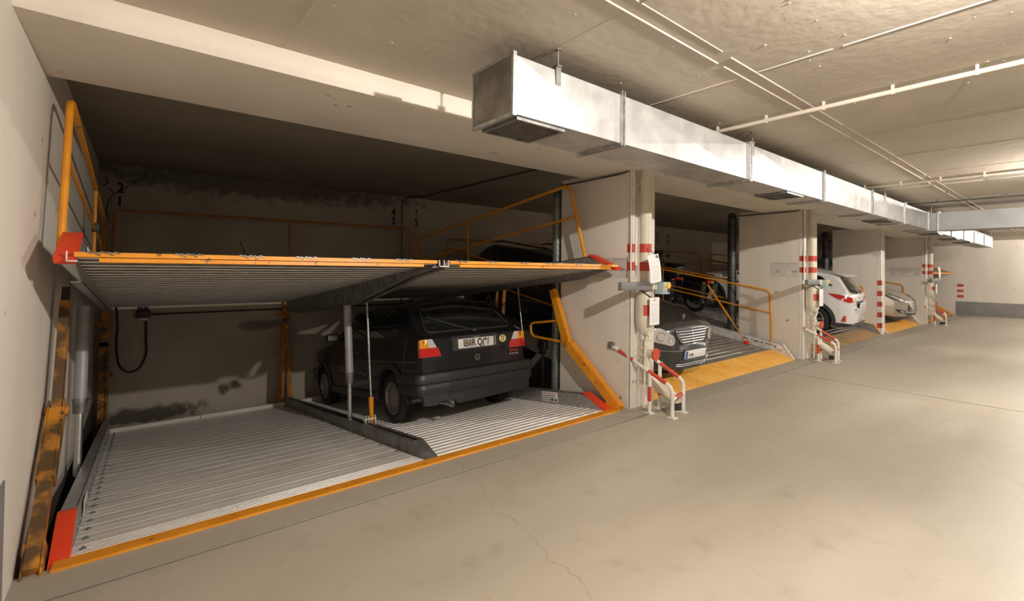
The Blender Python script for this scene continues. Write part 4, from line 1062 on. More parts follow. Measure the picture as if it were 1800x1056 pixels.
# pale bundle of cloth on the neighbouring platform
b = MB()
n = 22
for i in range(n+1):
    pass
gr = []
for i in range(n+1):
    row = []
    for j in range(13):
        u_ = i/n; v_ = j/12
        x = 4.62+0.75*u_; y = 8.02+0.30*v_
        z = 1.50+0.52*math.sin(min(1, u_*1.25)*math.pi/2)*math.sin((0.15+0.85*(1-abs(2*v_-1)))*math.pi/2)-0.35*max(0, u_-0.8)*5*0.5
        z += 0.02*math.sin(u_*42+v_*4)
        row.append(b.b.verts.new((x, y, z)))
    gr.append(row)
for i in range(n):
    for j in range(12): b.face([gr[i][j], gr[i+1][j], gr[i+1][j+1], gr[i][j+1]])
low_ring = []
for row in gr: pass
ext = bmesh.ops.extrude_edge_only(b.b, edges=[e for e in b.b.edges if len(e.link_faces) == 1])
for v in [q for q in ext['geom'] if isinstance(q, bmesh.types.BMVert)]: v.co.z = 0.83
solo('cloth_bundle', b, m_cloth, 'pale brown folded cloth bundle behind the upper platform next to the dark estate', 'cloth')
# ------------------------------------------------------------------ cars
def interp(pts, x):
    if x <= pts[0][0]: return pts[0][1]
    for i in range(1, len(pts)):
        if x <= pts[i][0]:
            a, c = pts[i-1], pts[i]; f_ = (x-a[0])/(c[0]-a[0]); return a[1]+(c[1]-a[1])*f_
    return pts[-1][1]
def sm(pts, x, w=0.03):
    return sum(interp(pts, x+w*k/2) for k in (-2, -1, 0, 1, 2))/5
def round_poly(poly, r=0.03, n=4):
    out = []; N_ = len(poly)
    rr = r if isinstance(r, (list, tuple)) else [r]*N_
    for i in range(N_):
        p = V(poly[i]).to_2d() if len(poly[i]) > 2 else V(poly[i]); a = V(poly[i-1]); c = V(poly[(i+1) % N_])
        fl = min(rr[i], (a-p).length*0.45, (c-p).length*0.45)
        q0 = p+(a-p).normalized()*fl; q1 = p+(c-p).normalized()*fl
        if fl < 1e-4: out.append(p); continue
        for k in range(n+1):
            t_ = k/n; out.append(q0*(1-t_)**2+p*2*t_*(1-t_)+q1*t_*t_)
    return out
def arch(cx, cz, r, a0, a1, n=10):
    return [(cx+r*math.cos(R(a0+(a1-a0)*i/n)), cz+r*math.sin(R(a0+(a1-a0)*i/n))) for i in range(n+1)]

class Car:
    def __init__(s, P, paint, label, cat, M_):
        s.P = P; s.M = M_; s.t = thing(P['name'], label, cat, M=M_)
        s.body(paint)
    def half(s, x, z):
        P = s.P; return sm(P['plan'], x, 0.04)/1.0*interp(P['side'], z)
    def body(s, paint):
        P = s.P; L0, L1 = P['x0'], P['x1']
        # stations: denser where the roof line is steep and near the ends
        xs = []; x = L0
        while x < L1:
            xs.append(x)
            sl = abs(sm(P['top'], x+0.02, 0.02)-sm(P['top'], x, 0.02))/0.02
            st = 0.06/(1+2.2*min(sl, 3))
            if x-L0 < 0.15 or L1-x < 0.18: st = min(st, 0.02)
            x += st
        xs.append(L1)
        b = MB(); rings = []
        for x in xs:
            zt = sm(P['top'], x, 0.03 if L0+0.06 < x < L1-0.06 else 0.0); zb = sm(P['bot'], x, 0.04)
            rc = interp(P.get('corner', [(L0, 0.05), (L1, 0.05)]), x)
            rc = min(rc, (zt-zb)*0.4)
            crown = interp(P.get('crown', [(L0, 0.03)]), x)
            ring = [(0, zb), (s.half(x, zb+0.05)*0.6, zb), (s.half(x, zb+0.05)*0.95, zb+0.004)]
            ns = 20
            for k in range(ns+1):
                z = zb+0.035+(zt-rc-crown-zb-0.035)*k/ns; ring.append((s.half(x, z), z))
            hw0 = ring[-1][0]; z0 = zt-rc-crown
            rw = min(rc*P.get('cornerw', 1.5), hw0*0.5)
            for k in range(1, 7):
                a = k/6*math.pi/2; ring.append((hw0-rw*(1-math.cos(a)), z0+rc*math.sin(a)))
            y1 = ring[-1][0]
            for k in range(1, 7):
                y = y1*(1-k/6); ring.append((y, zt-crown*(y/y1)**2))
            rings.append(ring)
        VV = []
        for x, ring in zip(xs, rings):
            Lf = [b.b.verts.new((x, y, z)) for y, z in ring]
            Rt = [Lf[0]]+[b.b.verts.new((x, -y, z)) for y, z in ring[1:-1]]+[Lf[-1]]
            VV.append((Lf, Rt))
        for i in range(len(VV)-1):
            for q in (0, 1):
                A, B_ = VV[i][q], VV[i+1][q]
                for k in range(len(A)-1):
                    f = [A[k], A[k+1], B_[k+1], B_[k]]
                    b.face(f if q else list(reversed(f)))
        for (Lf, Rt) in (VV[0], VV[-1]):
            n_ = len(Lf)
            # cap strips between left and right halves
            for k in range(1, n_-2):
                b.face([Lf[k], Lf[k+1], Rt[k+1], Rt[k]])
            b.face([Lf[0], Lf[1], Rt[1]]); b.face([Lf[n_-2], Lf[n_-1], Rt[n_-2]])
        bmesh.ops.recalc_face_normals(b.b, faces=b.b.faces)
        s.bvh = BVHTree.FromBMesh(b.b)
        # wheel housings cut out
        o = mesh_obj('body', b, [paint, m_black], s.t, smooth=P.get('smooth', 38), frame='local')
        cb = MB(); rw_ = P['wr']+0.045
        for wx in (P['rear'], P['front']):
            for sd in (-1, 1):
                y0 = sd*(P['track']/2-0.16); y1 = sd*1.2
                n0 = len(cb.b.verts)
                cb.lathe([(0, min(y0, y1)), (rw_, min(y0, y1)), (rw_, max(y0, y1)), (0, max(y0, y1))], (wx, 0, P['wr']+0.01), 'y', 36)
        bmesh.ops.recalc_face_normals(cb.b, faces=cb.b.faces)
        me = bpy.data.meshes.new('cut'); 
        for f in cb.b.faces: f.material_index = 0
        cb.b.to_mesh(me); cb.b.free(); me.materials.append(m_black)
        co = bpy.data.objects.new('cut', me); C.objects.link(co)
        co.matrix_world = s.M
        o.matrix_parent_inverse = Matrix(); bpy.context.view_layer.update()
        md = o.modifiers.new('cut', 'BOOLEAN'); md.object = co; md.operation = 'DIFFERENCE'; md.solver = 'EXACT'
        try: md.material_mode = 'TRANSFER'
        except Exception: pass
        bpy.context.view_layer.update()
        dg = bpy.context.evaluated_depsgraph_get()
        nm = bpy.data.meshes.new_from_object(o.evaluated_get(dg))
        o.modifiers.clear(); old = o.data; o.data = nm
        bpy.data.objects.remove(co)
        # sharp edges again
        bb = bmesh.new(); bb.from_mesh(nm)
        for f in bb.faces: f.smooth = True
        for e in bb.edges:
            e.smooth = len(e.link_faces) == 2 and e.calc_face_angle(0) < R(P.get('smooth', 38))
        bb.to_mesh(nm); bb.free(); nm.name = 'body'
    def ray(s, d, p):
        if d == 'L': o, v = V((p[0], 3, p[1])), V((0, -1, 0))
        elif d == 'R': o, v = V((p[0], -3, p[1])), V((0, 1, 0))
        elif d == 'B': o, v = V((-5, p[0], p[1])), V((1, 0, 0))
        elif d == 'F': o, v = V((5, p[0], p[1])), V((-1, 0, 0))
        elif d == 'T': o, v = V((p[0], p[1], 4)), V((0, 0, -1))
        h = s.bvh.ray_cast(o, v)
        if h[0] is None:
            q = o+v*3 if d in 'LR' else (o+v*3 if d in 'BF' else o+v*3)
            h2 = s.bvh.find_nearest(q); return h2[0], h2[1]
        n = h[1]
        if n.dot(v) > 0: n = -n
        return h[0], n
    def patch(s, name, d, poly, mat, off=0.004, skirt=0.012, res=0.05, parent=None, along=False, smooth=50):
        pts = [V((p[0], p[1])) for p in poly]
        t_ = bmesh.new(); t_.faces.new([t_.verts.new((p.x, p.y, 0)) for p in pts])
        xs = [p.x for p in pts]; ys = [p.y for p in pts]
        for ax, lo, hi in ((0, min(xs), max(xs)), (1, min(ys), max(ys))):
            n_ = int((hi-lo)/res)
            for k in range(1, n_+1):
                c = lo+(hi-lo)*k/(n_+1)
                co = V((c, 0, 0)) if ax == 0 else V((0, c, 0)); no = V((1, 0, 0)) if ax == 0 else V((0, 1, 0))
                bmesh.ops.bisect_plane(t_, geom=list(t_.verts)+list(t_.edges)+list(t_.faces), plane_co=co, plane_no=no)
        bmesh.ops.triangulate(t_, faces=[f for f in t_.faces if len(f.verts) > 4])
        b = MB(); mt, mb_ = {}, {}
        dirs = {'L': V((0, 1, 0)), 'R': V((0, -1, 0)), 'B': V((-1, 0, 0)), 'F': V((1, 0, 0)), 'T': V((0, 0, 1))}[d]
        for v in t_.verts:
            p, n = s.ray(d, (v.co.x, v.co.y))
            nn = dirs if along else n
            mt[v] = b.b.verts.new(p+nn*off)
        for f in t_.faces: b.face([mt[v] for v in f.verts])
        be = [e for e in t_.edges if len(e.link_faces) == 1]
        for e in be:
            for v in e.verts:
                if v not in mb_:
                    p, n = s.ray(d, (v.co.x, v.co.y)); nn = dirs if along else n
                    mb_[v] = b.b.verts.new(p-nn*skirt)
            a, c = e.verts; b.face([mt[a], mt[c], mb_[c], mb_[a]])
        t_.free()
        o = mesh_obj(name, b, mat, s.t, smooth=smooth, frame='local')
        if parent is not None: o.parent = parent
        return o
    def both(s, name, poly, mat, **k):
        return [s.patch(name, d, poly, mat, **k) for d in ('L', 'R')]
    def part(s, name, b, mat, parent=None, smooth=35):
        o = mesh_obj(name, b, mat, s.t, frame='local', smooth=smooth)
        if parent is not None: o.parent = parent
        return o
    def wheels(s, rim_mat, kind='slots', n=12):
        P = s.P; r_ = P['wr']; rr = P['rim']; hw = P['tw']/2
        for wx in (P['rear'], P['front']):
            for sd in (-1, 1):
                cy = sd*(P['track']/2); c = V((wx, cy, r_))
                o_ = sd  # outward
                b = MB()
                prof = [(rr, -hw+0.01), (rr+0.02, -hw), (r_-0.03, -hw+0.004), (r_-0.008, -hw+0.018), (r_, -hw+0.035), (r_, -0.03), (r_-0.006, -0.027), (r_-0.006, -0.021), (r_, -0.018), (r_, 0.018), (r_-0.006, 0.021), (r_-0.006, 0.027), (r_, 0.03), (r_, hw-0.035), (r_-0.008, hw-0.018), (r_-0.03, hw-0.004), (rr+0.02, hw), (rr, hw-0.01)]
                b.lathe(prof+[prof[0]], c, 'y', 40)
                # tread blocks
                for k in range(48):
                    a = 2*math.pi*k/48; Mk = Matrix.Translation(c) @ Matrix.Rotation(-a, 4, 'Y')
                    b.box((r_-0.004, -hw+0.03, -0.008), (r_+0.003, hw-0.03, 0.008), M=Mk)
                wl = s.part('wheel', b, m_black)
                b = MB(); f = hw-0.012
                def L_(pr): return [(q[0], q[1]*o_) for q in pr]
                b.lathe(L_([(rr+0.002, -hw+0.01), (rr+0.002, f+0.006), (rr-0.012, f+0.008), (rr-0.02, f-0.01), (rr-0.024, -hw+0.01), (rr+0.002, -hw+0.01)]), c, 'y', 40)
                ri = s.part('rim', b, rim_mat, wl)
                b = MB()
                if kind == 'slots':
                    b.lathe(L_([(0, f-0.002), (0.085, f-0.004), (0.105, f-0.012), (0.105, f-0.03), (0, f-0.03)]), c, 'y', 32)
                    b.lathe(L_([(rr-0.03, f-0.02), (rr-0.014, f-0.008), (rr-0.014, f-0.03), (rr-0.03, f-0.03)]+[(rr-0.03, f-0.02)]), c, 'y', 40)
                    for k in range(n):
                        a = 2*math.pi*k/n; Mk = Matrix.Translation(c) @ Matrix.Rotation(-a, 4, 'Y')
                        ya, yb_ = sorted((o_*(f-0.03), o_*(f-0.012)))
                        b.box((0.10, ya, -0.012), (rr-0.02, yb_, 0.012), M=Mk)
                    s.part('hub_cap', b, rim_mat, wl)
                else:
                    b.lathe(L_([(0, f-0.01), (0.028, f-0.012), (0.06, f-0.03), (0.075, f-0.05), (0, f-0.05)]), c, 'y', 28)
                    for k in range(n):
                        a = 2*math.pi*k/n+0.3; Mk = Matrix.Translation(c) @ Matrix.Rotation(-a, 4, 'Y')
                        for off in ((-0.014, -0.03), (0.014, 0.03)) if kind == 'double' else ((0, 0),):
                            b.bar(Mk @ V((0.04, o_*(f-0.03), off[0])), Mk @ V((rr-0.015, o_*(f-0.012), off[1])), 0.024 if kind == 'double' else 0.045, 0.02, upv=V((0, 1, 0)))
                    s.part('spokes', b, rim_mat, wl)
                b = MB(); b.lathe(L_([(0, -0.03), (rr-0.03, -0.03), (rr-0.03, -0.045), (0, -0.045)]), c, 'y', 28); s.part('brake_disc', b, m_dark_plastic, wl)
                if kind != 'slots':
                    b = MB()
                    for k in range(5):
                        a = 2*math.pi*k/5; b.lathe([(0.008, o_*(f-0.028)), (0.008, o_*(f-0.012)), (0, o_*(f-0.010))], c+V((0.045*math.cos(a), 0, 0.045*math.sin(a))), 'y', 8)
                    s.part('wheel_bolts', b, m_chrome, wl)

def car_matrix(xr, yr, platform_m, z_of_y, heading, P):
    """rear axle ground point (xr, yr) on a sloping deck; heading = angle of the forward axis in plan"""
    d = V((math.cos(heading), math.sin(heading), 0))
    n = V((0, -platform_m, 1)).normalized()
    f_ = (d-n*d.dot(n)).normalized(); l_ = n.cross(f_)
    m = Matrix((f_, l_, n)).transposed().to_4x4()
    o = V((xr, yr, z_of_y(yr)))-f_*P['rear']
    m.translation = o
    return m

# ---- dark hatchback on the lower platform (rear towards the aisle)
G = dict(name='car', x0=-1.90, x1=2.03, rear=-1.2375, front=1.2375, track=1.44, wr=0.29, rim=0.185, tw=0.185,
         plan=[(-1.90, 0.735), (-1.86, 0.765), (-1.6, 0.81), (-1.2, 0.828), (0, 0.832), (1.2, 0.825), (1.7, 0.79), (1.93, 0.72), (2.0, 0.64), (2.03, 0.58)],
         side=[(0.15, 0.94), (0.30, 0.975), (0.52, 1.0), (0.74, 0.995), (0.94, 0.965), (1.19, 0.87), (1.46, 0.755)],
         top=[(-1.90, 0.96), (-1.885, 0.99), (-1.86, 1.0), (-1.80, 1.045), (-1.47, 1.385), (-1.40, 1.42), (-1.25, 1.437), (-0.8, 1.45), (-0.1, 1.443), (0.10, 1.42), (0.22, 1.38), (0.80, 1.015), (0.92, 0.98), (1.5, 0.90), (1.88, 0.815), (1.99, 0.77), (2.03, 0.70)],
         bot=[(-1.90, 0.30), (-1.6, 0.25), (-1.0, 0.20), (1.0, 0.19), (1.6, 0.22), (2.03, 0.30)],
         corner=[(-1.9, 0.035), (-1.82, 0.06), (0.5, 0.06), (1.0, 0.04), (2.03, 0.04)], cornerw=1.3,
         crown=[(-1.9, 0.01), (-1.5, 0.035), (0, 0.03), (1, 0.03)])
MG = car_matrix(3.19, 5.215, -0.1405, lambda y: -0.1405*(y-3.44)+0.002, R(90.8), G)
c = Car(G, m_golf, 'dark charcoal three-door hatchback parked nose-in on the lower platform', 'car', MG)
c.wheels(m_alloy_old, 'slots', 14)
rw = c.patch('rear_window', 'B', round_poly([(-0.60, 1.05), (0.60, 1.05), (0.49, 1.365), (-0.49, 1.365)], 0.06), m_glass, off=0.003)
# rubber surround
def outline(car, d, poly, w, mat, off=0.006, name='window_seal', parent=None):
    b = MB(); P_ = [car.ray(d, p) for p in poly]; pts = [p+n*off for p, n in P_]; pts.append(pts[0]); pts.append(pts[1])
    b.tube(pts, w, 6, caps=False); return car.part(name, b, mat, parent)
outline(c, 'B', round_poly([(-0.625, 1.03), (0.625, 1.03), (0.51, 1.383), (-0.51, 1.383)], 0.07), 0.011, m_dark_plastic, parent=rw)
b = MB(); b.tube([c.ray('B', (-0.02, 1.03))[0]+V((-0.025, 0, 0.0)), c.ray('B', (0.20, 1.075))[0]+V((-0.025, 0, 0.012)), c.ray('B', (0.50, 1.205))[0]+V((-0.02, 0, 0.012))], 0.007, 6)
b.tube([c.ray('B', (0.05, 1.055))[0]+V((-0.012, 0, 0)), c.ray('B', (0.50, 1.215))[0]+V((-0.010, 0, 0))], 0.005, 6)
b.rbox(tuple(c.ray('B', (-0.02, 1.018))[0]+V((-0.035, -0.03, -0.012))), tuple(c.ray('B', (-0.02, 1.018))[0]+V((0.02, 0.03, 0.018))), 0.008)
c.part('rear_wiper', b, m_dark_plastic)
for sd, d in ((1, 'L'), (-1, 'R')):
    # tail lamps wrap round the corner: a rear piece and a side piece
    zt, zm, zb = 0.955, 0.865, 0.765
    hw = 0.745
    lr = c.patch('tail_lamp', 'B', round_poly([(sd*0.732, zb), (sd*0.732, zm), (sd*0.535, zm), (sd*0.495, zb)][::sd], 0.012), m_redlens, off=0.012, res=0.04)
    c.patch('amber_lens', 'B', round_poly([(sd*0.732, zm), (sd*0.732, zt), (sd*0.665, zt), (sd*0.645, zm)][::sd], 0.008), m_amber, off=0.012, parent=lr)
    c.patch('clear_lens', 'B', round_poly([(sd*0.645, zm), (sd*0.665, zt), (sd*0.60, zt), (sd*0.548, zm)][::sd], 0.010), m_clear, off=0.012, parent=lr)
    side = [(-1.905, zb), (-1.86, zb), (-1.86, zm), (-1.905, zm)]
    b = MB(); b.prism([(-1.912, zb), (-1.865, zb), (-1.868, zm), (-1.912, zm)], 1, sd*0.715 if sd > 0 else -0.765, 0.765 if sd > 0 else -0.715); c.part('red_side_lens', b, m_redlens, lr)
    b = MB(); b.prism([(-1.912, zm), (-1.868, zm), (-1.88, zt), (-1.912, zt)], 1, sd*0.715 if sd > 0 else -0.762, 0.762 if sd > 0 else -0.715); c.part('amber_side_lens', b, m_amber, lr)
    b = MB()
    for k in range(6): b.box((-1.915, min(sd*0.55, sd*0.73), zb+0.012+k*0.016), (-1.9125, max(sd*0.55, sd*0.73), zb+0.015+k*0.016))
    c.part('lens_ribs', b, m_redlens, lr)
    # side glazing: door glass and quarter glass
    c.patch('door_window', d, round_poly([(-0.42, 1.0), (0.62, 1.0), (0.24, 1.305), (0.10, 1.36), (-0.40, 1.37)], 0.035), m_glass, off=0.003, res=0.08)
    c.patch('quarter_window', d, round_poly([(-1.40, 1.01), (-0.52, 1.0), (-0.50, 1.37), (-1.22, 1.36)], 0.05), m_glass, off=0.003, res=0.08)
    c.patch('side_moulding', d, [(-1.86, 0.60), (-1.55, 0.60), (-1.55, 0.64), (-1.86, 0.64)], m_bumper_plastic, off=0.012)
    c.patch('side_moulding', d, [(-0.88, 0.47), (0.85, 0.47), (0.85, 0.525), (-0.88, 0.525)], m_bumper_plastic, off=0.014)
    c.patch('waist_line', d, [(-1.80, 0.715), (-0.2, 0.715), (-0.2, 0.722), (-1.80, 0.722)], m_galv_dark, off=0.003, skirt=0.004)
    # arch mouldings
    for wx in (G['rear'], G['front']):
        poly = arch(wx, 0.30, 0.395, 200, -20, 18)+arch(wx, 0.30, 0.34, -20, 200, 18)
        c.patch('arch_moulding', d, poly, m_bumper_plastic, off=0.022, skirt=0.02, res=0.3)
    c.patch('sill_trim', d, [(-0.85, 0.235), (0.85, 0.235), (0.85, 0.33), (-0.85, 0.33)], m_bumper_plastic, off=0.018)
    b = MB(); b.rbox((-0.30, sd*0.825 if sd > 0 else -0.850, 0.80), (-0.16, 0.850 if sd > 0 else -0.825, 0.835), 0.008); c.part('door_handle', b, m_dark_plastic)
    b = MB(); b.rbox((0.48, min(sd*0.80, sd*0.99), 0.99), (0.58, max(sd*0.80, sd*0.99), 1.10), 0.03, seg=4); mo = c.part('wing_mirror', b, m_dark_plastic)
    b = MB(); b.rbox((0.472, min(sd*0.84, sd*0.975), 1.005), (0.478, max(sd*0.84, sd*0.975), 1.085), 0.002)
    c.part('mirror_glass', b, pm('green_tinted_mirror', (0.55, 0.72, 0.68), rough=0.25, metal=0.6), mo)
    c.patch('turn_signal', d, [(1.42, 0.57), (1.62, 0.57), (1.62, 0.64), (1.42, 0.64)], m_amber, off=0.006)
    # gap lines
    for x in (0.66, -0.46):
        c.patch('panel_gap', d, [(x, 0.30), (x+0.006, 0.30), (x+0.006, 0.96), (x, 0.96)], m_ink, off=0.0012, skirt=0.003)
c.patch('windscreen', 'F', round_poly([(-0.62, 1.01), (0.62, 1.01), (0.52, 1.32), (-0.52, 1.32)], 0.05), m_glass, off=0.003)
# bumpers: wrapped black plastic mouldings
def bumper(car, x_end, sgn, w, zlo, zhi, depth, wrap, mat, name='rear_bumper', prof=None):
    prof = prof or [(0.0, zlo), (0.045, zlo+0.004), (0.058, zlo+0.05), (0.055, (zlo+zhi)/2-0.012), (0.046, (zlo+zhi)/2), (0.062, (zlo+zhi)/2+0.012), (0.068, zhi-0.04), (0.055, zhi-0.012), (0.0, zhi)]
    path = []
    for i in range(7): path.append((x_end+sgn*(-wrap+wrap*0.86*i/6), w/2))
    for i in range(1, 7):
        a = i/6*math.pi/2; path.append((x_end+sgn*(-wrap*0.14)+sgn*wrap*0.14*math.sin(a), w/2-0.09+0.09*math.cos(a)))
    for i in range(1, 9): path.append((x_end+sgn*0.012*math.sin(i/8*math.pi/2), (w/2-0.09)*(1-i/8)))
    path = path+[(x, -y) for x, y in reversed(path[:-1])]
    b = MB(); rings = []
    for i, (x, y) in enumerate(path):
        a = path[max(0, i-1)]; c_ = path[min(len(path)-1, i+1)]
        tx, ty = c_[0]-a[0], c_[1]-a[1]; l = math.hypot(tx, ty); nx, ny = ty/l, -tx/l
        if (nx*sgn < -1e-6) or (abs(nx) < 1e-6 and ny*y < 0): nx, ny = -nx, -ny
        if abs(nx) <= 0.2 and ny*y < 0: nx, ny = -nx, -ny
        rings.append([b.b.verts.new((x+nx*(o_-0.05), y+ny*(o_-0.05), z)) for o_, z in [(-0.02, zlo)]+prof+[(-0.02, zhi)]])
    for i in range(len(rings)-1):
        for k in range(len(rings[0])-1): b.face([rings[i][k], rings[i][k+1], rings[i+1][k+1], rings[i+1][k]])
        b.face([rings[i][-1], rings[i][0], rings[i+1][0], rings[i+1][-1]])
    b.face(rings[0]); b.face(list(reversed(rings[-1])))
    return car.part(name, b, mat)
bumper(c, -1.965, -1, 1.66, 0.355, 0.595, 0.1, 0.50, m_bumper_plastic)
bumper(c, 2.04, 1, 1.48, 0.33, 0.55, 0.1, 0.35, m_bumper_plastic, 'front_bumper')
# lower apron with cut-out for the exhaust
b = MB(); b.prism([(-0.76, 0.37), (-0.74, 0.24), (0.32, 0.215), (0.36, 0.27), (0.56, 0.27), (0.60, 0.235), (0.76, 0.25), (0.78, 0.37)], 0, -1.955, -1.90)
c.part('lower_apron', b, m_bumper_plastic)
b = MB(); b.tube([(-1.70, 0.45, 0.24), (-1.93, 0.45, 0.235), (-2.02, 0.45, 0.225)], 0.026, 16); b.tube([(-1.72, 0.38, 0.25), (-1.88, 0.38, 0.25)], 0.05, 14); b.lathe([(0, 0), (0.018, 0)], (-2.021, 0.45, 0.225), 'x', 14)
ex = c.part('exhaust_pipe', b, m_galv); 
b = MB(); b.lathe([(0, -0.001), (0.019, -0.001), (0.019, 0.0), (0, 0)], (-2.0215, 0.45, 0.225), 'x', 14); c.part('exhaust_opening', b, m_ink, ex)
# plate recess, plate, sticker, badge, lettering
rc_ = c.patch('plate_recess', 'B', round_poly([(-0.335, 0.80), (0.335, 0.80), (0.335, 0.965), (-0.335, 0.965)], 0.012), m_dark_plastic, off=0.003)
def rear_plane(xo): return face_frame((xo, 0, 0), (0, -1, 0), (0, 0, 1))
fmB = rear_plane(-1.9085)
b = MB(); b.rbox((-0.26, 0.82, 0), (0.26, 0.93, 0.006), 0.002, M=fmB); npl = c.part('number_plate', b, m_plate)
tb = text_bm('IBIIR Q(9/', 0.115, fmB @ Matrix.Translation((0, 0.873, 0.0065)), 0.0006, sx=0.80, bold=0.0035); c.part('lettering', tb, m_ink, npl)
b = MB(); b.box((-0.155, 0.88, 0.006), (-0.135, 0.91, 0.008), M=fmB); c.part('seal_sticker', b, m_amber, npl)
b = MB(); b.rbox((0.275, 0.82, 0), (0.292, 0.935, 0.008), 0.003, M=fmB); b.rbox((-0.04, 0.94, 0.0), (0.04, 0.952, 0.016), 0.004, M=fmB); c.part('plate_lamp', b, m_chrome)
b = MB(); b.lathe([(0, 0), (0.055, 0), (0.055, 0.003), (0, 0.003)], (0, 0, 0), 'z', 28); b.b.transform(fmB @ Matrix.Translation((0.405, 0.89, 0)) @ Matrix.Diagonal((1, 0.82, 1, 1)))
st = c.part('country_sticker', b, m_sticker)
tb = text_bm('D', 0.085, fmB @ Matrix.Translation((0.405, 0.89, 0.0035)), 0.0006, sx=0.7, bold=0.001); c.part('lettering', tb, m_ink, st)
b = MB(); q = fmB @ Matrix.Translation((0.0, 0.70, 0))
b.lathe([(0.034, 0), (0.040, 0), (0.040, 0.006), (0.034, 0.006), (0.034, 0)], (0, 0, 0), 'z', 28)
for p0, p1 in (((-0.016, 0.033), (-0.001, 0.004)), ((0.016, 0.033), (0.001, 0.004)), ((-0.031, 0.012), (-0.014, -0.031)), ((-0.014, -0.031), (0, -0.002)), ((0, -0.002), (0.014, -0.031)), ((0.014, -0.031), (0.031, 0.012))):
    b.bar((p0[0], p0[1], 0.003), (p1[0], p1[1], 0.003), 0.006, 0.005)
b.b.transform(q); c.part('round_badge', b, m_chrome)
b = MB()
for k, w_ in enumerate((0.022, 0.018, 0.02, 0.016, 0.022)): b.rbox((0.50+k*0.03, 0.715, 0), (0.50+k*0.03+w_, 0.735, 0.003), 0.003, M=fmB)
c.part('model_script', b, m_red_paint)
b = MB()
for k, w_ in enumerate((0.026, 0.024, 0.026, 0.028)): b.rbox((0.50+k*0.038, 0.675, 0), (0.50+k*0.038+w_, 0.697, 0.003), 0.004, M=fmB)
c.part('model_script', b, pm('violet_script', (0.35, 0.20, 0.42), rough=0.4))
c.patch('hatch_gap', 'B', [(-0.72, 0.610), (0.72, 0.610), (0.72, 0.615), (-0.72, 0.615)], m_ink, off=0.0015, skirt=0.003)
c.patch('hatch_gap', 'B', [(-0.72, 0.755), (0.72, 0.755), (0.72, 0.759), (-0.72, 0.759)], m_ink, off=0.0015, skirt=0.003)

# ---- dark grey estate, nose towards the aisle
ME = dict(name='car', x0=-2.38, x1=2.16, rear=-1.357, front=1.357, track=1.50, wr=0.31, rim=0.205, tw=0.205,
          plan=[(-2.38, 0.70), (-2.3, 0.79), (-2.0, 0.845), (-1.3, 0.864), (0.8, 0.866), (1.35, 0.86), (1.6, 0.825), (1.8, 0.765), (1.95, 0.68), (2.04, 0.58), (2.10, 0.48), (2.14, 0.38), (2.16, 0.25)],
          side=[(0.18, 0.95), (0.30, 0.99), (0.52, 1.0), (0.78, 0.99), (0.95, 0.955), (1.2, 0.86), (1.46, 0.74)],
          top=[(-2.38, 0.70), (-2.33, 0.98), (-2.22, 1.08), (-1.88, 1.38), (-1.72, 1.43), (-0.8, 1.462), (-0.15, 1.45), (0.10, 1.40), (0.85, 1.02), (1.0, 0.985), (1.5, 0.93), (1.85, 0.86), (1.98, 0.825), (2.05, 0.78), (2.075, 0.74), (2.10, 0.60), (2.12, 0.55), (2.16, 0.51)],
          bot=[(-2.38, 0.35), (-2.0, 0.24), (1.5, 0.18), (1.9, 0.19), (2.10, 0.215), (2.16, 0.27)],
          corner=[(-2.38, 0.06), (0.6, 0.07), (1.2, 0.09), (2.16, 0.06)], cornerw=2.0, crown=[(-2.38, 0.02), (0, 0.03), (1.0, 0.05), (1.9, 0.05), (2.16, 0.02)])
hd = R(-90+0.5)
z2 = lambda y: 0.13+0.16*(y-3.86)+0.002
nose = V((5.91, 3.46))
dv = V((math.cos(hd), math.sin(hd)))
rear = nose-dv*(2.16-ME['rear'])*0.99
MM = car_matrix(rear.x, rear.y, 0.16, z2, hd, ME)
c = Car(ME, m_merc, 'dark grey estate car facing the aisle with chrome grille', 'car', MM)
c.wheels(m_alloy, 'single', 7)
gl = [(-0.38, 0.745), (0.38, 0.745), (0.35, 0.66), (0.27, 0.565), (-0.27, 0.565), (-0.35, 0.66)]
gp = c.patch('grille', 'F', round_poly(gl, 0.03), m_dark_plastic, off=0.008, res=0.06)
for k in range(5):
    z = 0.722-k*0.034; hw_ = interp([(0.565, 0.25), (0.66, 0.335), (0.745, 0.36)], z)
    P_ = [c.ray('F', (-hw_+2*hw_*i/12, z)) for i in range(13)]
    b = MB(); b.tube([p+V((0.018, 0, 0)) for p, n in P_], 0.0085, 6); c.part('grille_bar', b, m_alloy, gp)
b = MB(); b.tube([c.ray('F', (0, 0.745-0.18*i/6))[0]+V((0.02, 0, 0)) for i in range(7)], 0.007, 6); c.part('grille_bar', b, m_alloy, gp)
outline(c, 'F', round_poly(gl, 0.04, 5), 0.011, m_chrome, off=0.012, name='grille_surround', parent=gp)
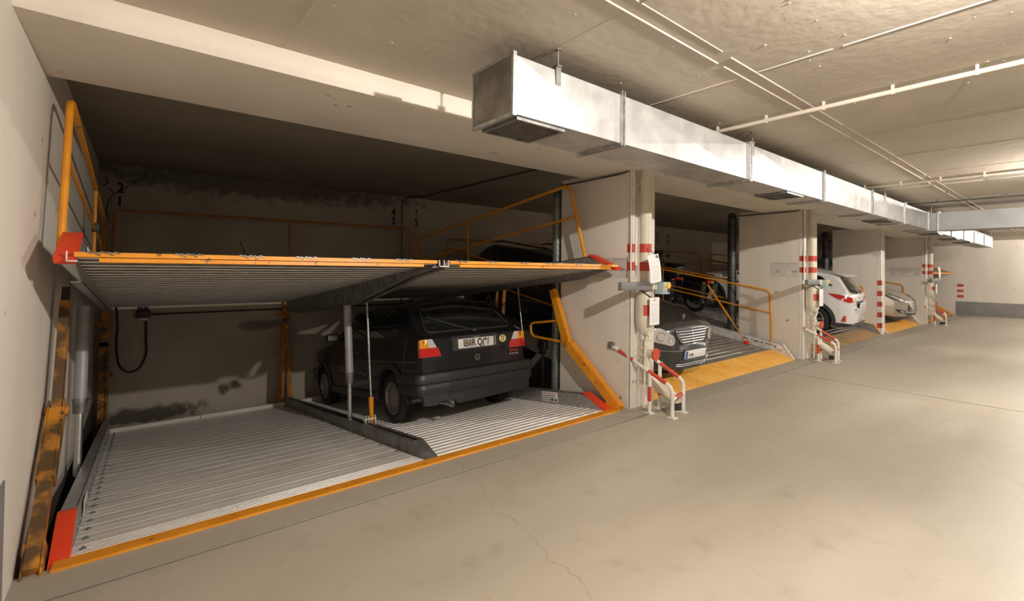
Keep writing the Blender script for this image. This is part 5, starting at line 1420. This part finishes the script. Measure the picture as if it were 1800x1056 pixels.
for sd in (1, -1):
    d = 'L' if sd > 0 else 'R'
    # twin round lamps merged: a peanut outline
    pts = [(sd*(0.495+0.098*math.cos(a)), 0.600+0.085*math.sin(a)) for a in [R(x) for x in range(-160, 61, 20)]]
    pts = []
    for a in range(100, 301, 20): pts.append((0.50+0.075*math.cos(R(a)), 0.625+0.07*math.sin(R(a))))
    for a in range(-60, 131, 18): pts.append((0.625+0.095*math.cos(R(a)), 0.665+0.095*math.sin(R(a))))
    pts = [(sd*y, z) for y, z in pts]
    hl = c.patch('headlamp', 'F', pts, m_headlamp, off=0.012, res=0.03)
    for (yy, zz, rr_) in ((0.50, 0.627, 0.046), (0.615, 0.665, 0.062)):
        p, n = c.ray('F', (sd*yy, zz)); b = MB()
        b.lathe([(rr_, 0), (rr_*0.97, 0.006), (rr_*0.9, 0.008), (rr_*0.86, 0.001), (rr_, 0)], (0, 0, 0), 'z', 24)
        nn = n.lerp(V((1, 0, 0)), 0.3).normalized(); b.b.transform(Matrix.Translation(p+n*0.014) @ nn.to_track_quat('Z', 'Y').to_matrix().to_4x4()); c.part('reflector_ring', b, m_chrome, hl)
    p, n = c.ray('F', (sd*0.56, 0.29)); b = MB(); b.lathe([(0, 0.012), (0.04, 0.008), (0.048, 0), (0.048, -0.02), (0, -0.02)], (0, 0, 0), 'z', 20); b.b.transform(Matrix.Translation(p) @ V((1, 0, 0)).to_track_quat('Z', 'Y').to_matrix().to_4x4()); c.part('fog_lamp', b, m_clear)
    c.patch('side_window', d, round_poly([(-0.30, 1.00), (0.62, 1.00), (0.12, 1.33), (-0.30, 1.385)], 0.03), m_glass, off=0.003, res=0.1)
    c.patch('side_window', d, round_poly([(-1.12, 1.00), (-0.36, 1.00), (-0.36, 1.385), (-1.05, 1.385)], 0.03), m_glass, off=0.003, res=0.1)
    c.patch('side_window', d, round_poly([(-2.02, 1.06), (-1.18, 1.00), (-1.12, 1.385), (-1.72, 1.35)], 0.05), m_glass, off=0.003, res=0.1)
    c.patch('rubbing_strip', d, [(-1.9, 0.50), (1.95, 0.50), (1.95, 0.54), (-1.9, 0.54)], m_merc, off=0.010, res=0.1)
    b = MB(); b.tube([(-1.75, sd*0.60, 1.44), (-1.6, sd*0.60, 1.485), (-0.3, sd*0.605, 1.50), (-0.12, sd*0.60, 1.455)], 0.014, 8, 0.05); c.part('roof_rail', b, m_dark_plastic)
    b = MB(); b.rbox((0.60, min(sd*0.84, sd*1.0), 0.99), (0.72, max(sd*0.84, sd*1.0), 1.11), 0.035, seg=4); c.part('wing_mirror', b, m_merc)
    c.patch('tail_lamp', 'B', round_poly([(sd*0.68, 0.74), (sd*0.70, 0.95), (sd*0.50, 0.95), (sd*0.46, 0.80)][::sd], 0.02), m_redlens, off=0.01)
    if sd < 0: pass
c.patch('windscreen', 'F', round_poly([(-0.66, 1.05), (0.66, 1.05), (0.54, 1.37), (-0.54, 1.37)], 0.05), m_glass, off=0.003)
c.patch('rear_window', 'B', round_poly([(-0.60, 1.11), (0.60, 1.11), (0.50, 1.36), (-0.50, 1.36)], 0.06), m_glass, off=0.003)
for z in (0.475, 0.447): c.patch('bumper_crease', 'F', [(-0.82, z), (0.82, z), (0.82, z+0.007), (-0.82, z+0.007)], m_merc if z < 0.46 else m_alloy, off=0.006, res=0.06)
it = c.patch('lower_intake', 'F', round_poly([(-0.42, 0.32), (0.42, 0.32), (0.36, 0.255), (-0.36, 0.255)], 0.02), m_dark_plastic, off=0.003)
for z in (0.275, 0.30):
    b = MB(); b.tube([c.ray('F', (-0.38+0.76*i/10, z))[0]+V((0.008, 0, 0)) for i in range(11)], 0.006, 6); c.part('intake_bar', b, m_alloy, it)
c.patch('front_lip', 'F', [(-0.6, 0.225), (0.6, 0.225), (0.6, 0.245), (-0.6, 0.245)], m_merc, off=0.015, res=0.06)
fmF = face_frame((2.176, 0, 0), (0, 1, 0), (0, 0, 1))
PZ = 0.43
b = MB(); b.rbox((-0.26, PZ-0.055, 0.0), (0.26, PZ+0.055, 0.012), 0.004, M=fmF); npl = c.part('number_plate', b, m_plate)
b = MB(); b.box((-0.255, PZ-0.05, 0.0122), (-0.205, PZ+0.05, 0.0135), M=fmF); c.part('blue_strip', b, m_blue, npl)
tb = text_bm('r: rn', 0.075, fmF @ Matrix.Translation((-0.12, PZ-0.005, 0.0130)), 0.0006, sx=0.8, bold=0.003); c.part('lettering', tb, m_ink, npl)
b = MB(); b.box((-0.28, PZ-0.075, -0.03), (0.28, PZ+0.065, 0.0), M=fmF); c.part('plate_mount', b, m_merc)
# bonnet ornament: three-pointed star in a ring
p, n = c.ray('T', (1.93, 0)); b = MB()
for i in range(24):
    a0, a1 = 2*math.pi*i/24, 2*math.pi*(i+1)/24
    b.bar((0, 0.028*math.cos(a0), 0.045+0.028*math.sin(a0)), (0, 0.028*math.cos(a1), 0.045+0.028*math.sin(a1)), 0.004, 0.004)
for a in (90, 210, 330): b.bar((0, 0, 0.045), (0, 0.028*math.cos(R(a)), 0.045+0.028*math.sin(R(a))), 0.007, 0.004, w1=0.002)
b.tube([(0, 0, 0.018), (0, 0, 0.0)], 0.005, 8); b.lathe([(0, 0.0), (0.016, 0.0), (0.006, 0.01), (0, 0.01)], (0, 0, 0), 'z', 12)
b.b.transform(Matrix.Translation(p)); c.part('bonnet_star', b, m_chrome)

# ---- white hatchback with grey cladding
FI = dict(name='car', x0=-1.965, x1=2.08, rear=-1.245, front=1.245, track=1.50, wr=0.32, rim=0.215, tw=0.205,
          plan=[(-1.965, 0.56), (-1.95, 0.66), (-1.90, 0.74), (-1.75, 0.825), (-1.5, 0.858), (-1.0, 0.868), (1.0, 0.868), (1.5, 0.845), (1.8, 0.76), (1.98, 0.60), (2.05, 0.42), (2.08, 0.25)],
          side=[(0.18, 0.95), (0.30, 0.985), (0.50, 1.0), (0.70, 0.998), (0.92, 0.965), (1.02, 0.93), (1.25, 0.83), (1.48, 0.735)],
          top=[(-1.965, 0.64), (-1.955, 0.70), (-1.92, 0.80), (-1.885, 0.95), (-1.86, 1.04), (-1.80, 1.09), (-1.58, 1.36), (-1.52, 1.42), (-1.40, 1.455), (-0.9, 1.495), (-0.3, 1.50), (0.05, 1.46), (1.02, 1.06), (1.15, 1.03), (1.6, 0.93), (1.85, 0.83), (2.0, 0.72), (2.08, 0.58)],
          bot=[(-1.965, 0.34), (-1.8, 0.27), (-1.4, 0.21), (1.5, 0.19), (2.08, 0.26)],
          corner=[(-1.965, 0.05), (-1.5, 0.06), (0.8, 0.07), (2.08, 0.06)], cornerw=1.6, crown=[(-1.965, 0.03), (-1.5, 0.045), (0, 0.04), (1.2, 0.05), (2.08, 0.02)])
MF = car_matrix(13.25, 4.25, 0.175, lambda y: 0.13+0.175*(y-3.86)+0.002, R(94), FI)
c = Car(FI, m_whitecar, 'white hatchback with grey wheel arches reversed out of the third bay', 'car', MF)
c.wheels(m_alloy, 'single', 5)
c.patch('rear_window', 'B', round_poly([(-0.60, 1.07), (-0.30, 1.03), (0.30, 1.03), (0.60, 1.07), (0.54, 1.38), (-0.54, 1.38)], 0.06), m_glass, off=0.004)
b = MB()
for i in range(13):
    pass
sp = [(-1.64, 1.425), (-1.50, 1.45), (-1.40, 1.462), (-1.40, 1.445), (-1.55, 1.425), (-1.66, 1.405)]
b.prism(sp, 1, -0.55, 0.55); bmesh.ops.bevel(b.b, geom=list(b.b.edges), offset=0.006, segments=2, affect='EDGES'); c.part('roof_spoiler', b, m_whitecar)
b = MB(); b.tube([c.ray('B', (0.0, 1.07))[0]+V((-0.02, 0, 0)), c.ray('B', (0.28, 1.12))[0]+V((-0.02, 0, 0.01))], 0.009, 6); c.part('rear_wiper', b, m_dark_plastic)
for sd in (1, -1):
    d = 'L' if sd > 0 else 'R'
    lr = c.patch('tail_lamp', 'B', round_poly([(sd*0.70, 0.875), (sd*0.735, 0.965), (sd*0.52, 0.95), (sd*0.38, 0.905), (sd*0.38, 0.865)][::sd], 0.02), m_redlens, off=0.012, res=0.03)
    s2_ = c.patch('side_tail_lens', d, round_poly([(-1.90, 0.86), (-1.82, 0.855), (-1.62, 0.895), (-1.42, 0.985), (-1.62, 1.0), (-1.86, 0.975)], 0.015), m_redlens, off=0.012, res=0.03, parent=lr)
    c.patch('clear_lens', 'B', round_poly([(sd*0.66, 0.885), (sd*0.68, 0.94), (sd*0.52, 0.925), (sd*0.50, 0.88)][::sd], 0.01), m_clear, off=0.016, res=0.03, parent=lr)
    c.patch('reflector', d, round_poly([(-1.86, 0.42), (-1.77, 0.40), (-1.80, 0.54), (-1.84, 0.55)], 0.01), m_redlens, off=0.008, res=0.03)
    for wx in (FI['rear'], FI['front']):
        poly = arch(wx, 0.32, 0.445, 205, -25, 20)+arch(wx, 0.32, 0.365, -25, 205, 20)
        c.patch('arch_cladding', d, poly, m_dark_plastic, off=0.014, skirt=0.02, res=0.3)
    c.patch('sill_cladding', d, [(-0.85, 0.20), (0.85, 0.20), (0.85, 0.36), (-0.85, 0.36)], m_dark_plastic, off=0.012)
    c.patch('corner_cladding', d, [(-1.92, 0.29), (-1.60, 0.24), (-1.60, 0.36), (-1.92, 0.375)], m_dark_plastic, off=0.010, res=0.04)
    c.patch('side_window', d, round_poly([(-0.28, 1.045), (0.78, 1.035), (0.15, 1.38), (-0.28, 1.425)], 0.03), m_glass, off=0.003, res=0.1)
    c.patch('side_window', d, round_poly([(-1.05, 1.06), (-0.34, 1.045), (-0.34, 1.425), (-1.0, 1.40)], 0.03), m_glass, off=0.003, res=0.1)
    c.patch('quarter_window', d, round_poly([(-1.48, 1.165), (-1.12, 1.075), (-1.06, 1.35), (-1.2, 1.34)], 0.03), m_glass, off=0.003, res=0.1)
    b = MB(); b.rbox((0.62, min(sd*0.86, sd*1.05), 1.02), (0.78, max(sd*0.86, sd*1.05), 1.15), 0.045, seg=4); c.part('wing_mirror', b, m_whitecar)
c.patch('windscreen', 'F', round_poly([(-0.66, 1.09), (0.66, 1.09), (0.54, 1.43), (-0.54, 1.43)], 0.05), m_glass, off=0.003)
c.patch('bumper_cladding', 'B', [(-0.80, 0.29), (0.80, 0.29), (0.80, 0.375), (-0.80, 0.375)], m_dark_plastic, off=0.012, res=0.05)
rcs = c.patch('plate_recess', 'B', round_poly([(-0.30, 0.72), (0.30, 0.72), (0.34, 0.875), (-0.34, 0.875)], 0.02), m_dark_plastic, off=0.003)
fmW = face_frame((-1.965, 0, 0), (0, -1, 0), (0, 0, 1))
b = MB(); b.rbox((-0.26, 0.745, 0), (0.26, 0.855, 0.012), 0.004, M=fmW); npl = c.part('number_plate', b, m_plate)
tb = text_bm('FB 1225', 0.08, fmW @ Matrix.Translation((0.02, 0.80, 0.0125)), 0.0005, bold=0.001); 
for v in tb.b.verts: pass
c.part('lettering', tb, m_print_light, npl)
b = MB(); b.lathe([(0, 0.003), (0.03, 0.003), (0.036, 0), (0, 0)], (0, 0, 0), 'z', 20); b.b.transform(Matrix.Translation(c.ray('B', (0, 0.955))[0]+V((-0.004, 0, 0))) @ V((-1, 0, 0.2)).to_track_quat('Z', 'Y').to_matrix().to_4x4() @ Matrix.Diagonal((1.7, 0.8, 1, 1))); c.part('oval_badge', b, m_alloy)
b = MB()
for k in range(5): b.rbox((-0.60+k*0.035, 0.70, -0.012), (-0.60+k*0.035+0.026, 0.718, -0.002), 0.003, M=fmW)
c.part('model_script', b, m_dark_plastic)

# ---- silver car, nose down over the ramp
FO = dict(name='car', x0=-2.14, x1=2.22, rear=-1.325, front=1.325, track=1.56, wr=0.32, rim=0.215, tw=0.205,
          plan=[(-2.14, 0.66), (-2.0, 0.82), (-1.3, 0.905), (1.2, 0.91), (1.6, 0.88), (1.9, 0.79), (2.05, 0.66), (2.15, 0.45), (2.22, 0.25)],
          side=[(0.18, 0.94), (0.34, 0.985), (0.52, 1.0), (0.78, 0.985), (1.0, 0.94), (1.25, 0.84), (1.47, 0.74)],
          top=[(-2.14, 0.7), (-2.05, 1.0), (-1.6, 1.38), (-1.3, 1.44), (-0.4, 1.47), (0.1, 1.42), (1.0, 1.06), (1.2, 1.02), (1.7, 0.91), (1.98, 0.80), (2.12, 0.70), (2.19, 0.60), (2.22, 0.50)],
          bot=[(-2.14, 0.34), (-1.6, 0.22), (1.6, 0.19), (2.0, 0.21), (2.22, 0.30)],
          corner=[(-2.14, 0.05), (0.8, 0.07), (2.22, 0.07)], cornerw=2.0, crown=[(-2.14, 0.03), (0, 0.04), (1.2, 0.05), (2.22, 0.02)])
hd = R(-90); MS = car_matrix(18.25, 6.95, 0.16, lambda y: 0.13+0.16*(y-3.86)+0.002, hd, FO)
c = Car(FO, m_silver, 'champagne silver car with its nose over the orange ramp of the fourth bay', 'car', MS)
c.wheels(m_alloy, 'single', 5)
for sd in (1, -1):
    d = 'L' if sd > 0 else 'R'
    hl = c.patch('headlamp', 'F', round_poly([(sd*0.47, 0.655), (sd*0.50, 0.715), (sd*0.66, 0.79), (sd*0.78, 0.83), (sd*0.84, 0.80), (sd*0.72, 0.70)][::sd], 0.015), m_headlamp, off=0.008, res=0.03)
    outline(c, 'F', round_poly([(sd*0.45, 0.645), (sd*0.48, 0.72), (sd*0.65, 0.80), (sd*0.78, 0.845), (sd*0.86, 0.81), (sd*0.73, 0.69)][::sd], 0.02), 0.010, m_dark_plastic, parent=hl, name='lamp_surround')
    c.patch('side_headlamp_lens', d, round_poly([(1.95, 0.72), (1.72, 0.80), (1.45, 0.86), (1.62, 0.79), (1.85, 0.70)], 0.01), m_dark_plastic, off=0.008, res=0.03, parent=hl)
    fg = c.patch('fog_recess', 'F', round_poly([(sd*0.50, 0.33), (sd*0.52, 0.43), (sd*0.78, 0.45), (sd*0.70, 0.36)][::sd], 0.02), m_dark_plastic, off=0.004, res=0.03)
    c.patch('fog_lamp', 'F', round_poly([(sd*0.55, 0.36), (sd*0.56, 0.405), (sd*0.68, 0.42), (sd*0.66, 0.38)][::sd], 0.01), m_clear, off=0.012, res=0.03, parent=fg)
    c.patch('side_window', d, round_poly([(-0.30, 1.04), (0.75, 1.03), (0.15, 1.36), (-0.30, 1.41)], 0.03), m_glass, off=0.003, res=0.1)
    c.patch('side_window', d, round_poly([(-1.3, 1.06), (-0.36, 1.04), (-0.36, 1.41), (-1.15, 1.38)], 0.03), m_glass, off=0.003, res=0.1)
    b = MB(); b.rbox((0.62, min(sd*0.90, sd*1.08), 1.0), (0.78, max(sd*0.90, sd*1.08), 1.13), 0.04, seg=4); c.part('wing_mirror', b, m_silver)
c.patch('windscreen', 'F', round_poly([(-0.68, 1.08), (0.68, 1.08), (0.56, 1.39), (-0.56, 1.39)], 0.05), m_glass, off=0.003)
gr = c.patch('grille', 'F', round_poly([(-0.44, 0.42), (-0.47, 0.60), (-0.40, 0.66), (0.40, 0.66), (0.47, 0.60), (0.44, 0.42)], 0.03), m_dark_plastic, off=0.004)
for z in (0.45, 0.49, 0.53, 0.57, 0.61, 0.645):
    b = MB(); b.tube([c.ray('F', (-0.43+0.86*i/10, z))[0]+V((0.014, 0, 0)) for i in range(11)], 0.011, 6); c.part('grille_bar', b, m_chrome, gr)
c.patch('lower_intake', 'F', round_poly([(-0.45, 0.27), (0.45, 0.27), (0.48, 0.36), (-0.48, 0.36)], 0.02), m_dark_plastic, off=0.004)

# ------------------------------------------------------------------ motorcycles in the third bay
def motorcycle(M_, label, case_mat, plate=True, tall=False):
    t = thing('motorcycle', label, 'motorcycle', M=M_)
    P_ = lambda n_, b_, m_, par=None: (lambda o: (setattr(o, 'parent', par) if par else None, o)[1])(mesh_obj(n_, b_, m_, t, frame='local'))
    wr = 0.31
    for wx in (-0.75, 0.75):
        b = MB()
        pr = [(0.225, -0.03), (0.25, -0.06), (0.29, -0.055), (wr, -0.02), (wr, 0.02), (0.29, 0.055), (0.25, 0.06), (0.225, 0.03), (0.225, -0.03)]
        b.lathe(pr, (wx, 0, wr), 'y', 32); wl = P_('wheel', b, m_black)
        b = MB(); b.lathe([(0.226, -0.03), (0.226, 0.03), (0.20, 0.02), (0.20, -0.02), (0.226, -0.03)], (wx, 0, wr), 'y', 32); b.lathe([(0, -0.05), (0.04, -0.05), (0.04, 0.05), (0, 0.05)], (wx, 0, wr), 'y', 16)
        for k in range(5):
            a = 2*math.pi*k/5; b.bar((wx+0.03*math.cos(a), 0, wr+0.03*math.sin(a)), (wx+0.21*math.cos(a), 0, wr+0.21*math.sin(a)), 0.03, 0.03, upv=(0, 1, 0))
        P_('rim', b, m_alloy, wl)
    b = MB()  # rear mudguard
    gr_ = []
    for i in range(11):
        a = R(20+i*15); r_ = 0.345
        gr_.append([b.b.verts.new((-0.75+r_*math.cos(a), y, wr+r_*math.sin(a)-abs(y)*0.25)) for y in (-0.085, -0.04, 0.04, 0.085)]+[b.b.verts.new((-0.75+(r_-0.008)*math.cos(a), y, wr+(r_-0.008)*math.sin(a)-abs(y)*0.25)) for y in (-0.085, -0.04, 0.04, 0.085)])
    for i in range(10):
        for k in range(3):
            b.face([gr_[i][k], gr_[i+1][k], gr_[i+1][k+1], gr_[i][k+1]]); b.face([gr_[i][k+4], gr_[i][k+5], gr_[i+1][k+5], gr_[i+1][k+4]])
        b.face([gr_[i][0], gr_[i][4], gr_[i+1][4], gr_[i+1][0]]); b.face([gr_[i][3], gr_[i+1][3], gr_[i+1][7], gr_[i][7]])
    P_('mudguard', b, m_black)
    b = MB(); b.prism([(-0.95, 0.70), (-0.55, 0.62), (0.35, 0.60), (0.55, 0.85), (0.2, 0.82), (-0.3, 0.74), (-0.9, 0.80)], 1, -0.10, 0.10); P_('frame', b, m_leather)
    b = MB(); b.rbox((-0.28, -0.17, 0.28), (0.32, 0.17, 0.62), 0.06); P_('engine', b, m_galv_dark)
    b = MB(); b.rbox((-0.02, -0.15, 0.76), (0.50, 0.15, 1.0), 0.07, seg=4); P_('fuel_tank', b, m_leather)
    b = MB(); b.rbox((-0.92, -0.15, 0.79), (0.02, 0.15, 0.86), 0.03); P_('seat', b, m_black)
    for sd in (-1, 1):
        b = MB(); b.tube([(0.75, sd*0.10, wr), (0.48, sd*0.10, 0.95)], 0.022, 10); P_('fork_leg', b, m_steel)
        b = MB(); b.bar((-0.75, sd*0.10, wr), (-0.15, sd*0.10, 0.42), 0.03, 0.05, upv=(0, 0, 1)); P_('swing_arm', b, m_galv_dark)
        b = MB(); b.rbox((-1.08, min(sd*0.18, sd*0.40), 0.34), (-0.50, max(sd*0.18, sd*0.40), 0.80), 0.05, seg=3, M=Matrix.Rotation(0, 4, 'X')); cs = P_('side_case', b, case_mat)
        b = MB(); b.rbox((-1.092, min(sd*0.20, sd*0.38), 0.37), (-1.05, max(sd*0.20, sd*0.38), 0.77), 0.015); P_('case_rim', b, m_dark_plastic, cs)
        b = MB(); b.tube([(-0.72, sd*0.2, 0.40), (-1.08, sd*0.22, 0.34)], 0.045, 14); P_('silencer', b, m_galv)
        b = MB(); b.tube([(-0.98, sd*0.05, 0.78), (-1.0, sd*0.20, 0.79)], 0.008, 6); b.rbox((-1.04, min(sd*0.18, sd*0.26), 0.765), (-0.99, max(sd*0.18, sd*0.26), 0.825), 0.015); P_('indicator', b, m_amber)
        b = MB(); b.tube([(0.45, 0, 1.02), (0.42, sd*0.22, 1.06), (0.30, sd*0.38, 1.04)], 0.013, 8, 0.05); b.tube([(0.34, sd*0.32, 1.05), (0.30, sd*0.44, 1.035)], 0.018, 10); P_('handlebar', b, m_dark_plastic)
        b = MB(); b.tube([(0.40, sd*0.26, 1.06), (0.42, sd*0.33, 1.22)], 0.006, 6); b.rbox((0.38, min(sd*0.30, sd*0.44), 1.20), (0.42, max(sd*0.30, sd*0.44), 1.29), 0.018); P_('mirror', b, m_dark_plastic)
    b = MB(); b.rbox((-1.10, -0.22, 0.88), (-0.72, 0.22, 1.16 if tall else 1.0), 0.06, seg=4); tc = P_('top_case', b, case_mat)
    b = MB(); b.rbox((-1.108, -0.20, 0.93), (-1.09, 0.20, 0.95), 0.004); P_('case_trim', b, m_chrome, tc)
    b = MB(); b.rbox((-1.112, -0.05, 0.965), (-1.095, 0.05, 0.99), 0.005); P_('reflector', b, m_redlens, tc)
    b = MB(); b.rbox((-1.06, -0.09, 0.78), (-0.98, 0.09, 0.86), 0.02); P_('tail_lamp', b, m_redlens)
    b = MB(); b.rbox((0.42, -0.16, 0.92), (0.66, 0.16, 1.10), 0.06, seg=4); b.prism([(0.50, 1.08), (0.66, 1.05), (0.50, 1.38), (0.44, 1.40)], 1, -0.17, 0.17); P_('fairing', b, m_leather)
    if plate:
        Mp = Matrix.Translation((-1.12, 0, 0.53)) @ Matrix.Rotation(R(-12), 4, 'Y')
        b = MB(); b.rbox((-0.004, -0.10, -0.11), (0.004, 0.10, 0.11), 0.003, M=Mp); pl_ = P_('number_plate', b, m_plate)
        fm = Mp @ face_frame((-0.0052, 0, 0), (0, -1, 0), (0, 0, 1))
        tb = text_bm('W2\n1UE', 0.10, fm, 0.0005, sx=0.9, bold=0.003)
        P_('lettering', tb, m_ink, pl_)
        b = MB(); b.bar((-1.0, 0, 0.80), (-1.11, 0, 0.60), 0.12, 0.02, upv=(1, 0, 0)); P_('plate_bracket', b, m_black)
    b = MB(); b.tube([(-0.05, 0.12, 0.30), (-0.12, 0.26, 0.012)], 0.012, 8); b.tube([(-0.02, -0.12, 0.30), (-0.08, -0.22, 0.03)], 0.01, 8); P_('side_stand', b, m_galv_dark)
    return t
def bike_matrix(x, y, hd, lean=0.0):
    z = 0.13+0.175*(y-3.86)+0.002
    n = V((0, -0.175, 1)).normalized(); d = V((math.cos(hd), math.sin(hd), 0)); f_ = (d-n*d.dot(n)).normalized(); l_ = n.cross(f_)
    m = Matrix((f_, l_, n)).transposed().to_4x4() @ Matrix.Rotation(lean, 4, 'X'); m.translation = V((x, y, z)); return m
motorcycle(bike_matrix(11.10, 7.15, R(91), R(-3)), 'black touring motorcycle with side cases and white number plate', m_leather)
motorcycle(bike_matrix(10.48, 7.62, R(92), R(-3)), 'motorcycle with dark blue cases behind the black motorcycle', m_bluecase, plate=False, tall=True)

# ------------------------------------------------------------------ groups of repeated things
GROUPS = {'bay_number': 'painted bay numbers on the rear wall', 'crash_guard': 'red and white crash guards at the pillars', 'drain_pipe': 'cream drain pipes in front of the pillars',
          'control_panel': 'lift control boxes on the pillars', 'ceiling_pipe': 'service pipes crossing the aisle ceiling', 'ceiling_lamp': 'round ceiling lamps along the aisle',
          'instruction_sheet': 'instruction sheets hanging at the control boxes', 'notice_sheet': 'printed notices on the pillar sides', 'motorcycle': 'motorcycles in the third bay',
          'spiral_pipe': 'spiral pipes behind the pillars', 'lift_platform': 'double platforms of the nearest bay', 'raised_platform': 'raised double platforms of the farther bays',
          'folding_linkage': 'folding lift linkages of the nearest bay', 'guide_post': 'rear posts of the nearest bay', 'hydraulic_ram': 'hydraulic rams of the nearest bay', 'hanging_link': 'hanging lift links'}
for o in C.objects:
    k = o.name.split('.')[0]
    if o.parent is None and k in GROUPS and 'group' not in o: o['group'] = GROUPS[k]
